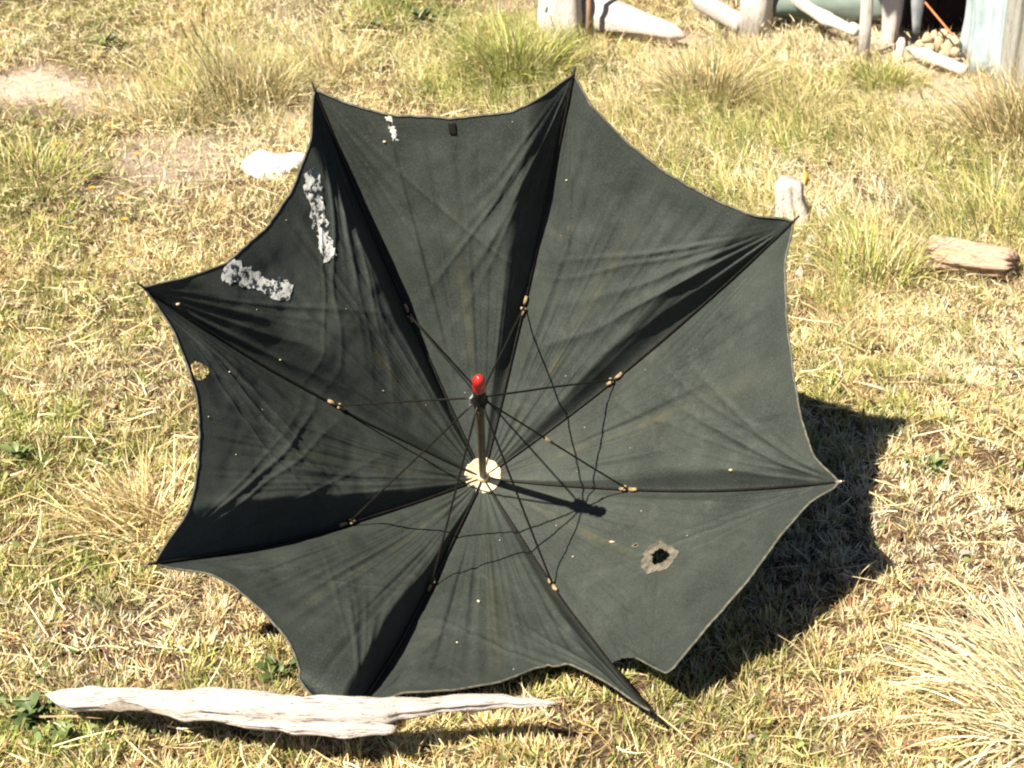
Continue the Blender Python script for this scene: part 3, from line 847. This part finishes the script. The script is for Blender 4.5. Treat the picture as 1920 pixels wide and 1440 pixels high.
def board(x0, x1, y, z0_, z1_, t, jit):
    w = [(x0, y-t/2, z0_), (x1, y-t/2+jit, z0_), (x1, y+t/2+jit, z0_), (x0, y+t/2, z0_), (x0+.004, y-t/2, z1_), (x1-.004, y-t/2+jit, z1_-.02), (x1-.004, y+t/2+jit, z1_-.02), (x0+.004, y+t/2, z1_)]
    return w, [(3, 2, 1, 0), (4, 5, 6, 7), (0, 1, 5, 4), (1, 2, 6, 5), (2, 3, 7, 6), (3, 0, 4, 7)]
sw = empty("shade_wall", (1.3, 4.99, GZ), "wall of near black boards put in for the shade inside the shelter", "wall")
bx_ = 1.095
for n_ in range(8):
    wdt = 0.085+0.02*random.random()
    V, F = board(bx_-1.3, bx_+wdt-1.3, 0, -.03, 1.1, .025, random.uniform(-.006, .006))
    obj("board", mesh("board", V, F, False), M['shade_board'], sw)
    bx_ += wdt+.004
# unseen sheet added above the frame to keep the shelter dark
V, F = [], []
for k in range(9):
    for j in range(9):
        x = 0.47+1.65*j/8; y = 4.30+1.3*k/8
        V.append((x, y, 1.02+.10*k/8+.02*math.sin(j*2.1)+.012*math.sin(k*3+j)))
for k in range(8):
    for j in range(8):
        a = k*9+j; F.append((a, a+1, a+10, a+9))
rf = thing_mesh("shade_sheet", (V, F), M['tarp'], "unseen overhead sheet added to shade the shelter opening", "roof")
m_ = rf.modifiers.new("thickness", 'SOLIDIFY'); m_.thickness = 0.004
# hanging tarpaulin
V, F = [], []
BT = resample([at(1800, 106), at(1834, 132), at(1868, 156), at(1990, 172)], 41)
n1 = 30
for k in range(n1):
    t = k/(n1-1)
    for j in range(41):
        w = j/40
        b = BT[j]
        topp = np.array([1.130+0.42*w, 4.80-0.30*w, 1.03])
        q = b*(1-t)+topp*t
        f = 0.016*math.sin(w*17+t*2.5)*math.exp(-((t-.3)/.5)**2)+0.010*math.sin(w*39+t*6)*(1-t)
        q = q+np.array([f, f*0.8, 0])+np.array([0.008*(vnoise(np.array([w*6, t*8, 3]))-.5)*2, 0.02*(vnoise(np.array([w*5, t*6, 1]))-.5)*2, 0])
        V.append(q)
for k in range(n1-1):
    for j in range(40):
        a = k*41+j; F.append((a, a+1, a+42, a+41))
tp = thing_mesh("tarpaulin", (V, F), M['tarp'], "blue grey tarpaulin hanging beside the dark shelter mouth", "tarpaulin")
m_ = tp.modifiers.new("thickness", 'SOLIDIFY'); m_.thickness = 0.003
# split grey post at the right edge
p = at(1900, 205)
def split(th, t):
    r = 1+.10*np.sin(3*th+.5)
    for a0, d, w in ((4.15, .55, .16), (5.0, .5, .14), (3.3, .3, .12), (5.75, .35, .12), (2.3, .3, .15)):
        dd = np.angle(np.exp(1j*(th-a0-.2*math.sin(t*5))))
        r = r-d*np.exp(-(dd/w)**2)
    return r
thing_mesh("post", tube(resample([p+np.array([0, 0, -.04]), p+np.array([.002, 0, .1]), p+np.array([.0, 0, .35]), p+np.array([-.004, 0, 1.0])], 24), np.linspace(.046, .042, 24), 72, split, rough=.12, seed=14), M['grey_post'], "grey weathered post with deep dark splits at the right edge", "post")
# forked stump with blue grey and pale roots
p = at(1666, 84)
t1 = tube(resample([p+np.array([-.004, 0, -.02]), p+np.array([0, 0, .05]), p+np.array([.004, 0.01, .2])], 12), np.linspace(.020, .033, 12), 12, lambda th, t: 1+.12*np.sin(3*th), rough=.3, seed=15)
fs = thing_mesh("stump", t1, M['pale_post'], "pale forked stump with a grey prong, beside the dark opening", "stump")
p2 = at(1712, 92)+np.array([0, 0, .075])
t2 = tube(resample([p2+np.array([.002, 0, -.03]), p2+np.array([-.001, 0, .03]), p2+np.array([-.008, .01, .2])], 12), np.linspace(.010, .032, 12), 12, lambda th, t: 1+.16*np.sin(3*th+2), rough=.35, seed=16)
fl_ = np.array(fs.location)
obj("prong", mesh("prong", np.array(t2[0])-fl_, t2[1]), M['slate_cloth'], fs)
# red wire, green canvas roll and brown pole
A, B = at(1735, 5, 0.10), at(1786, 66, 0.05)
A = A+(A-B)*0.8
thing_mesh("wire", tube(resample([A, B], 8), .0028, 6), M['rust_wire'], "straight rusty red wire across the dark opening", "wire")
A, B = at(1440, 4, 0.055), at(1665, 8, 0.055)
thing_mesh("canvas_roll", tube(resample([A, (A+B)/2+np.array([0, 0, -.006]), B], 30), np.interp(np.linspace(0, 1, 30), [0, .05, .95, 1], [.03, .042, .042, .03]), 18, lambda th, t: 1+.07*np.sin(4*th+t*5), rough=.15, seed=17), M['green_canvas'], "green canvas roll lying behind the white branches", "canvas")
A, B = at(1570, 22, 0.01), at(1690, 2, 0.03)
thing_mesh("pole", tube(resample([A, B], 12), .011, 9, rough=.2, seed=18), M['brown_pole'], "brown pole lying under the green canvas roll", "pole")

# ------------------------------------------------------------------ grass
def blade_mesh(name, root, azim, tilt0, curl, length, width, col, seg=3, twist=None, seed=0):
    """all blades of one lawn or tuft in one mesh: tapered bent ribbons with their own colour"""
    n = len(root)
    K = seg
    t = np.linspace(0, 1, K+1)
    a = tilt0[:, None]+curl[:, None]*((t[:-1]+t[1:])/2)[None]
    dh = np.cumsum(np.concatenate([np.zeros((n, 1)), np.sin(a)*length[:, None]/K], 1), 1)
    dv = np.cumsum(np.concatenate([np.zeros((n, 1)), np.cos(a)*length[:, None]/K], 1), 1)
    hx, hy = np.cos(azim), np.sin(azim)
    bend = np.zeros(n) if twist is None else twist
    sx = -hy; sy = hx
    side = bend[:, None]*(t[None]**2)*length[:, None]
    cx = root[:, 0:1]+hx[:, None]*dh+sx[:, None]*side
    cy = root[:, 1:2]+hy[:, None]*dh+sy[:, None]*side
    cz = root[:, 2:3]+dv
    w = width[:, None]*0.5*(1-t[None]**2.2)
    rot = np.random.default_rng(seed+5).uniform(-0.9, 0.9, n)
    wx = sx*np.cos(rot); wy = sy*np.cos(rot); wz = np.sin(rot)
    V = np.zeros((n, 2*K+1, 3))
    for k in range(K):
        for q, sg in ((0, -1), (1, 1)):
            V[:, 2*k+q, 0] = cx[:, k]+sg*w[:, k]*wx
            V[:, 2*k+q, 1] = cy[:, k]+sg*w[:, k]*wy
            V[:, 2*k+q, 2] = cz[:, k]+sg*w[:, k]*wz
    V[:, 2*K] = np.stack([cx[:, K], cy[:, K], cz[:, K]], -1)
    base = (np.arange(n)*(2*K+1))[:, None]
    quads = np.concatenate([base+np.array([[2*k, 2*k+1, 2*k+3, 2*k+2]]) for k in range(K-1)], 1).reshape(-1) if K > 1 else np.zeros(0, int)
    tris = (base+np.array([[2*K-2, 2*K-1, 2*K]])).reshape(-1)
    nq, nt = len(quads)//4, len(tris)//3
    me = bpy.data.meshes.new(name)
    me.vertices.add(n*(2*K+1)); me.loops.add(len(quads)+len(tris)); me.polygons.add(nq+nt)
    me.vertices.foreach_set("co", V.astype(np.float32).ravel())
    me.loops.foreach_set("vertex_index", np.concatenate([quads, tris]).astype(np.int32))
    me.polygons.foreach_set("loop_start", np.concatenate([np.arange(nq)*4, nq*4+np.arange(nt)*3]).astype(np.int32))
    me.polygons.foreach_set("use_smooth", np.ones(nq+nt, bool))
    me.update(calc_edges=True)
    ca = me.color_attributes.new("tint", 'FLOAT_COLOR', 'POINT')
    cc = np.ones((n, 2*K+1, 4), np.float32); cc[:, :, :3] = col[:, None, :]
    ca.data.foreach_set("color", cc.ravel())
    me.materials.append(M['blade'])
    return me

STRAW = np.array([(.65, .53, .29), (.57, .45, .22), (.73, .62, .39), (.47, .36, .16), (.60, .51, .24), (.70, .60, .41), (.35, .21, .10)])
SW = np.array([.20, .18, .17, .16, .10, .10, .09])
GRN = np.array([(.25, .28, .06), (.33, .36, .09), (.16, .20, .05), (.42, .42, .13), (.11, .15, .045)])
GW = np.array([.26, .26, .18, .2, .1])
def pick(pal, w, n, r):
    c = pal[r.choice(len(pal), n, p=w/w.sum())]
    return np.clip(c*r.uniform(.75, 1.2, (n, 1))*r.uniform(.95, 1.05, (n, 3)), 0, .85)

# where the cloth of the umbrella comes low, the grass under it is pressed down
HX0, HY0, HC = -0.7, 1.6, 0.01
hm = np.full((150, 150), 9.0)
ci = ((ALLC[:, 0]-HX0)/HC).astype(int); cj = ((ALLC[:, 1]-HY0)/HC).astype(int)
ok = (ci >= 0) & (ci < 150) & (cj >= 0) & (cj < 150)
np.minimum.at(hm, (ci[ok], cj[ok]), ALLC[ok, 2])
h2 = hm.copy()
for dx in (-2, -1, 0, 1, 2):
    for dy in (-2, -1, 0, 1, 2):
        h2 = np.minimum(h2, np.roll(np.roll(hm, dx, 0), dy, 1))
def clear_above(x, y):
    i = np.clip(((x-HX0)/HC).astype(int), 0, 149); j = np.clip(((y-HY0)/HC).astype(int), 0, 149)
    r = h2[i, j]
    return np.where((x < HX0) | (y < HY0) | (x > HX0+1.49) | (y > HY0+1.49), 9.0, r)

def scatter(n, r, near=True):
    if near:
        y = r.uniform(1.25, 3.35, n); x = r.uniform(-1, 1, n)*(0.62+0.31*y)
    else:
        y = 3.3+3.2*r.random(n)**1.15; x = r.uniform(-1, 1, n)*(0.85+0.31*y)
    return x, y

def lawn(name, n, near, lmin, lmax, wmin, wmax, seed, tilt=(0.3, 1.35), seg=3):
    r = np.random.default_rng(seed)
    x, y = scatter(n, r, near)
    bare = zones_value(x, y, BARE)
    cl = vnoise(xyz(x*14+3, y*14+8))
    keep = (r.random(n) > bare*0.93) & (r.random(n) < 0.30+1.2*cl)
    x, y = x[keep], y[keep]; n = len(x)
    # clump: pull towards tuft centres
    gs = 0.055
    jx = np.floor(x/gs); jy = np.floor(y/gs)
    hx_ = vnoise(xyz(jx*7.7+.5, jy*3.3+.5, 1))-.5; hy_ = vnoise(xyz(jx*5.1+.5, jy*9.3+.5, 5))-.5
    tx, ty = (jx+.5+hx_*.8)*gs, (jy+.5+hy_*.8)*gs
    pull = r.uniform(0, .55, n)
    x = x*(1-pull)+tx*pull; y = y*(1-pull)+ty*pull
    z = gz(x, y)-.003
    g = zones_value(x, y, GREEN); d = zones_value(x, y, DRY); lg = zones_value(x, y, LONG)
    low = vnoise(xyz(x*5+40, y*5+13)); mid = vnoise(xyz(x*22+4, y*22+1))
    pg = np.clip(0.22+0.64*g+0.55*(low-.5)+0.6*(mid-.5)-0.25*d, 0.02, .9)
    isg = r.random(n) < pg
    col = np.where(isg[:, None], pick(GRN, GW, n, r), pick(STRAW, SW, n, r))
    col = np.where((isg | (r.random(n) > .75*d))[:, None], col, pick(np.array([(.74, .66, .46), (.68, .59, .38), (.78, .72, .55)]), np.ones(3), n, r))
    tone = 1+0.55*(vnoise(xyz(x*11+2, y*11+6, 2))-.5)+0.35*(vnoise(xyz(x*45+2, y*45+6, 2))-.5)
    col = np.clip(col*tone[:, None], 0, .85)
    L = r.uniform(lmin, lmax, n)*(0.7+0.6*mid)*(1+1.1*lg)*(1-.35*d)
    az = r.uniform(0, 2*np.pi, n)
    out = np.arctan2(y-ty, x-tx)
    az = np.where(r.random(n) < .45, out+r.normal(0, .6, n), az)
    az = np.where(r.random(n) < .6*lg, r.normal(2.3, .5, n), az)
    T0 = r.uniform(*tilt, n)*(1-.35*lg)
    cu = r.uniform(-.3, 1.1, n)
    hgt = L*np.cos(np.clip(T0+cu*.5, 0, 1.5))
    room = np.maximum(clear_above(x, y)-z-.004, 0)
    sc = np.clip(room/np.maximum(hgt, 1e-4), 0, 1)
    under = room < 8
    flat = under & (sc < 1)
    T0 = np.where(flat, 1.45, T0); cu = np.where(flat, 0.08, cu)
    L = np.where(flat, np.minimum(L, np.maximum(room*6, .0)), L)
    keep = (L > .008) & (room > .004)
    W = r.uniform(wmin, wmax, n)*(1-.2*lg)
    x, y, z = x[keep], y[keep], z[keep]
    print(name, len(x))
    return blade_mesh(name, xyz(x, y, z), az[keep], T0[keep], cu[keep], L[keep], W[keep], col[keep], seg, r.normal(0, .18, n)[keep], seed)
DENS = 1.0
print('start grass')
o = obj("lawn_grass", lawn("lawn_grass", int(610000*DENS), True, .009, .032, .0013, .0028, 21, (.15, 1.3))); o["kind"] = "stuff"
tag(o, "short dry straw coloured turf with green patches around the umbrella", "grass")
o = obj("meadow_grass", lawn("meadow_grass", int(370000*DENS), False, .018, .048, .0014, .0029, 22)); o["kind"] = "stuff"
tag(o, "longer dry meadow grass stretching away behind the umbrella", "grass")
# fallen straws lying over the turf
def straws(name, n, seed):
    r = np.random.default_rng(seed)
    y = 1.3+4.2*r.random(n)**1.2; x = r.uniform(-1, 1, n)*(.5+.31*y)
    k = (clear_above(x, y) > 8) & (r.random(n) > .7*zones_value(x, y, BARE)); x, y = x[k], y[k]; n = len(x)
    z = gz(x, y)+r.uniform(.006, .022, n)
    L = r.uniform(.03, .10, n)*(1+.6*zones_value(x, y, LONG))
    return blade_mesh(name, xyz(x, y, z), r.uniform(0, 6.28, n), r.normal(1.5, .13, n), r.normal(0, .25, n), L, r.uniform(.0012, .0026, n), pick(STRAW, SW, n, r)*1.08, 3, r.normal(0, .25, n), seed)
o = obj("fallen_straw", straws("fallen_straw", 12000, 31)); o["kind"] = "stuff"
tag(o, "loose dead straws strewn over the turf", "straw")
# small round ground leaves
def leaflets(name, n, seed):
    r = np.random.default_rng(seed)
    y = 1.25+4.4*r.random(n)**1.1; x = r.uniform(-1, 1, n)*(.5+.31*y)
    g = zones_value(x, y, GREEN)
    k = (r.random(n) < .03+.75*g**1.4) & (clear_above(x, y) > 8); x, y = x[k], y[k]; n = len(x)
    z = gz(x, y)+r.uniform(.004, .024, n)
    R = r.uniform(.0022, .0050, n); a = r.uniform(0, 6.28, n)
    tl = r.normal(0, .45, (n, 2))
    th = np.linspace(0, 2*np.pi, 7)[:-1]
    lx = np.cos(th)[None]*R[:, None]*1.25; ly = np.sin(th)[None]*R[:, None]*.8
    X = x[:, None]+lx*np.cos(a)[:, None]-ly*np.sin(a)[:, None]; Y = y[:, None]+lx*np.sin(a)[:, None]+ly*np.cos(a)[:, None]
    Z = z[:, None]+(X-x[:, None])*tl[:, :1]+(Y-y[:, None])*tl[:, 1:]+.25*np.abs(ly)
    V = np.stack([X, Y, Z], -1)
    F = (np.arange(n)*6)[:, None]+np.arange(6)[None]
    me = mesh(name, V.reshape(-1, 3), F)
    ca = me.color_attributes.new("tint", 'FLOAT_COLOR', 'POINT')
    col = pick(np.array([(.12, .18, .05), (.19, .25, .08), (.27, .30, .13), (.09, .14, .04), (.42, .38, .18)]), np.array([.3, .3, .2, .12, .08]), n, r)
    cc = np.ones((n, 6, 4), np.float32); cc[:, :, :3] = col[:, None]
    ca.data.foreach_set("color", cc.ravel())
    me.materials.append(M['blade'])
    return me
o = obj("ground_leaves", leaflets("ground_leaves", 42000, 41)); o["kind"] = "stuff"
tag(o, "small round green ground leaves growing among the straw", "ground cover")

def flakes(name, n, seed):
    r = np.random.default_rng(seed)
    y = 2.9+2.9*r.random(n); x = r.uniform(-1, 1, n)*(.5+.31*y)
    k = (clear_above(x, y) > 8) & (r.random(n) > .8*zones_value(x, y, BARE)) & (vnoise(xyz(x*8+6, y*8+1)) > .38); x, y = x[k], y[k]; n = len(x)
    lg = zones_value(x, y, LONG)
    z = gz(x, y)+r.uniform(.006, .030, n)*(1+.9*lg)
    col = pick(np.array([(.66, .56, .34), (.60, .50, .27), (.70, .61, .42), (.46, .40, .18), (.20, .21, .08), (.14, .10, .05)]), np.array([.22, .22, .12, .16, .16, .12]), n, r)
    return blade_mesh(name, xyz(x, y, z), r.uniform(0, 6.28, n), r.uniform(.3, 1.7, n), r.normal(.4, .5, n), r.uniform(.010, .028, n), r.uniform(.0014, .0030, n), col, 2, r.normal(0, .2, n), seed)
o = obj("broken_straw", flakes("broken_straw", 70000, 47)); o["kind"] = "stuff"
tag(o, "short pale broken straw and chaff caught in the meadow grass", "chaff")
def litter(name, n, seed):
    r = np.random.default_rng(seed)
    y = 1.25+4.2*r.random(n)**1.3; x = r.uniform(-1, 1, n)*(.5+.31*y)
    k = (clear_above(x, y) > 8) & (vnoise(xyz(x*6+2, y*6+9)) > .45); x, y = x[k], y[k]; n = len(x)
    z = gz(x, y)+r.uniform(.004, .022, n)
    col = pick(np.array([(.30, .14, .07), (.20, .12, .07), (.40, .27, .15), (.26, .23, .20), (.12, .07, .05)]), np.ones(5), n, r)
    return blade_mesh(name, xyz(x, y, z), r.uniform(0, 6.28, n), r.normal(1.35, .25, n), r.normal(.2, .4, n), r.uniform(.006, .018, n), r.uniform(.003, .008, n), col, 3, r.normal(0, .3, n), seed)
o = obj("leaf_litter", litter("leaf_litter", 6000, 44)); o["kind"] = "stuff"
tag(o, "reddish brown scraps of dead leaf scattered through the turf", "leaf litter")

# tussocks one can count
def tussock(px, py, n, lmin, lmax, rad, mixg, lean, seed, label, spread=.9, wid=(.0016, .003), pal=None, shift=(0, 0), straw=None):
    r = np.random.default_rng(seed)
    c = at(px, py)+np.array([shift[0], shift[1], 0]); c[2] = float(gz(c[0], c[1]))
    a = r.uniform(0, 6.28, n); d = np.sqrt(r.random(n))*rad
    root = np.stack([np.cos(a)*d, np.sin(a)*d, np.full(n, -.004)], -1)
    az = a+r.normal(0, .5, n)
    T0 = np.abs(d/rad*spread*.75+r.normal(0, .22, n))
    if lean is not None:
        la, lw = lean
        k = r.random(n) < lw
        az = np.where(k, la+r.normal(0, .45, n), az)
    isg = r.random(n) < mixg
    col = np.where(isg[:, None], pick(GRN if pal is None else pal, GW if pal is None else np.ones(len(pal)), n, r), pick(STRAW, SW, n, r) if straw is None else pick(straw, np.ones(len(straw)), n, r))
    me = blade_mesh("grass_tussock", root, az, T0, r.uniform(.2, 1.3, n), r.uniform(lmin, lmax, n), r.uniform(*wid, n), col, 5, r.normal(0, .12, n), seed)
    o = obj("grass_tussock", me, None, None, tuple(c))
    return tag(o, label, "grass tussock", "tussocks of long grass")
PALE = np.array([(.74, .66, .44), (.68, .60, .38), (.78, .71, .52), (.60, .50, .28)])
BRN = np.array([(.20, .19, .08), (.26, .23, .10), (.16, .17, .06), (.30, .26, .12)])
tussock(455, 190, 900, .10, .22, .12, .62, (2.0, .45), 51, "brownish green tussock with dark upright stalks behind the upper left rib tip", pal=BRN)
tussock(330, 215, 420, .06, .14, .11, .35, (2.6, .3), 52, "low straw coloured tussock left of the brownish green one", pal=BRN)
tussock(965, 140, 750, .08, .19, .13, .8, None, 53, "olive green tussock behind the topmost umbrella edge")
tussock(1330, 195, 800, .09, .20, .10, .45, None, 54, "dense tussock with a dark base behind the umbrella, below the far bleached log", pal=BRN)
tussock(1480, 215, 500, .06, .15, .10, .5, (2.3, .5), 55, "loose yellow green tussock right of the dense dark based one")
tussock(1655, 160, 350, .05, .11, .08, .75, None, 56, "green tuft at the foot of the slender white post")
tussock(1905, 275, 900, .12, .26, .10, .5, (2.2, .4), 57, "tall rusty brown tussock in front of the split grey post", pal=BRN)
tussock(1635, 520, 420, .07, .16, .08, .6, (1.2, .3), 58, "green tuft left of the red brown log")
tussock(1850, 420, 420, .07, .17, .12, .6, (2.0, .4), 59, "green tuft behind the red brown log")
tussock(2015, 1345, 1150, .09, .22, .11, .06, (2.9, .75), 60, "pale straw tussock spilling in from the lower right corner", spread=1.3, wid=(.0018, .0032), straw=PALE)
tussock(390, 985, 420, .06, .15, .08, .10, (3.4, .5), 61, "dry straw tuft at the left edge of the umbrella", spread=1.3, shift=(-.10, 0))
tussock(620, 120, 420, .06, .15, .12, .15, (2.6, .3), 62, "dry pale tuft below the patch of green clover")
tussock(60, 330, 420, .06, .13, .12, .6, None, 63, "grey green tuft at the left edge of the picture")

# leafy weeds with a leaf each
def weed(px, py, n, L, W, mat, seed, label, up=.35):
    r = random.Random(seed)
    c = at(px, py); c[2] = float(gz(c[0], c[1]))
    root = empty("weed", c, label, "weed", "leafy weeds in the turf")
    base = []
    for var in range(4):
        V, F = [], []
        N = 6
        curl = r.uniform(.4, 1.0)
        for k in range(N+1):
            t = k/N
            w = W*.5*math.sin(math.pi*min(1, t*.92+.06))**.8*(1+.1*math.sin(k*2.4+var))
            x = L*(t-.12*t*t); z = L*(up*t*1.6-curl*.5*t*t)
            V += [(x, -w, z+w*.35), (x, 0, z), (x, w, z+w*.35)]
        for k in range(N):
            a = k*3
            F += [(a, a+1, a+4, a+3), (a+1, a+2, a+5, a+4)]
        base.append(mesh("leaf", V, F))
        base[-1].materials.append(mat)
    for k in range(n):
        o = bpy.data.objects.new("leaf", base[k % 4]); C.objects.link(o)
        o.parent = root
        o.location = (r.uniform(-.3, .3)*L, r.uniform(-.3, .3)*L, r.uniform(0, .012))
        s_ = r.uniform(.4, 1.15)
        o.scale = (s_, s_, s_)
        o.rotation_euler = (r.uniform(-.3, .3), r.uniform(-.5, .15), k*2.399+r.uniform(-.3, .3))
    return root
weed(195, 95, 22, .055, .020, M['leaf_green'], 1, "bright green broad leaved weed beyond the dirt path at upper left")
weed(62, 1360, 30, .030, .017, M['leaf_green'], 2, "round leaved green weed under the left end of the driftwood", .5)
weed(120, 1400, 16, .024, .014, M['leaf_pale'], 3, "pale green weed nearest the lower left corner", .5)
weed(1745, 945, 26, .024, .006, M['leaf_pale'], 4, "small pale rosette weed right of the umbrella shadow")
weed(520, 1270, 14, .032, .014, M['leaf_green'], 5, "green weed between the umbrella hem and the driftwood", .6)
weed(700, 60, 26, .036, .020, M['leaf_green'], 6, "dark green clover clump at the top, left part of the green patch", .5)
weed(790, 45, 30, .036, .020, M['leaf_green'], 7, "dark green clover clump at the top, middle of the green patch", .5)
weed(850, 70, 20, .036, .018, M['leaf_pale'], 8, "lighter clover clump at the top, right part of the green patch", .5)
weed(40, 870, 18, .026, .012, M['leaf_pale'], 9, "small leafy weed at the left edge level with the umbrella hub", .5)

# hawkweed flowers and dead stalks
def flower(px, py, h, lean, seed, label, head=True):
    r = random.Random(seed)
    c = at(px, py); c[2] = float(gz(c[0], c[1]))
    root = empty("flower_stalk" if head else "dead_stalk", c, label, "flower" if head else "stalk", "orange flowers on thin stalks" if head else "bare dead stalks")
    tip = np.array([math.cos(lean)*h*.35, math.sin(lean)*h*.35, h])
    obj("stem", mesh("stem", *tube(resample([(0, 0, -.005), tip*np.array([.3, .3, .55]), tip], 7), .0011, 5)), M['stem'], root)
    if head:
        V, F = [], []
        for k in range(9):
            a = k*2*math.pi/9
            d = np.array([math.cos(a), math.sin(a), 0]); s_ = np.array([-math.sin(a), math.cos(a), 0])
            b = len(V)
            V += [tip+d*.001-s_*.0012, tip+d*.001+s_*.0012, tip+d*.0068+s_*.0022+np.array([0, 0, .002]), tip+d*.0068-s_*.0022+np.array([0, 0, .002])]
            F.append((b, b+1, b+2, b+3))
        v2, f2 = blob(tip, (.003, .003, .0025), 1, .2, 7, 5)
        VV, FF = joinVF([(V, F), (v2, f2)])
        obj("flower_head", mesh("flower_head", VV, FF, False), M['petal'], root)
    else:
        obj("seed_head", mesh("seed_head", *tube(resample([tip*.9, tip, tip*1.12], 5), [.0010, .0022, .0024, .0018, .0006], 6)), M['stem'], root)
fl = [(160, 225, .07, "orange flower by the dirt path, leftmost"), (178, 250, .08, "orange flower just right of the leftmost one by the path"), (192, 290, .08, "orange flower below the path, between grass tufts"), (125, 320, .07, "orange flower above the grey green tuft"),
      (268, 340, .09, "orange flower in the pale dry patch"), (160, 400, .07, "orange flower in the green turf at far left"), (248, 420, .07, "orange flower left of the white stone"), (218, 450, .06, "orange flower lowest of those left of the umbrella"),
      (1042, 95, .09, "orange flower by the olive tussock"), (915, 110, .06, "orange flower left of the olive tussock")]
for n_, (a, b, h, lb) in enumerate(fl):
    flower(a, b, h, random.uniform(0, 6.28), n_, lb)
ds = [(45, 330, .10, "dead stalk standing at far left"), (66, 335, .09, "dead stalk just right of the one at far left"), (300, 400, .12, "dead stalk in the pale dry patch"), (1612, 880, .060, "pale dead stalk standing in the umbrella shadow"), (430, 200, .22, "tall dead stalk rising from the brownish tussock"),
      (405, 190, .20, "tall dead stalk at the left of the brownish tussock"), (1760, 300, .16, "tall dead stalk in the meadow right of the stump"), (1720, 360, .13, "dead stalk between stump and log"), (427, 1195, .075, "thin dead stalk by the lower left hem"), (985, 90, .15, "dead stalk in the olive tussock"), (1010, 80, .17, "taller dead stalk in the olive tussock")]
for n_, (a, b, h, lb) in enumerate(ds):
    flower(a, b, h, random.uniform(0, 6.28), 100+n_, lb, False)
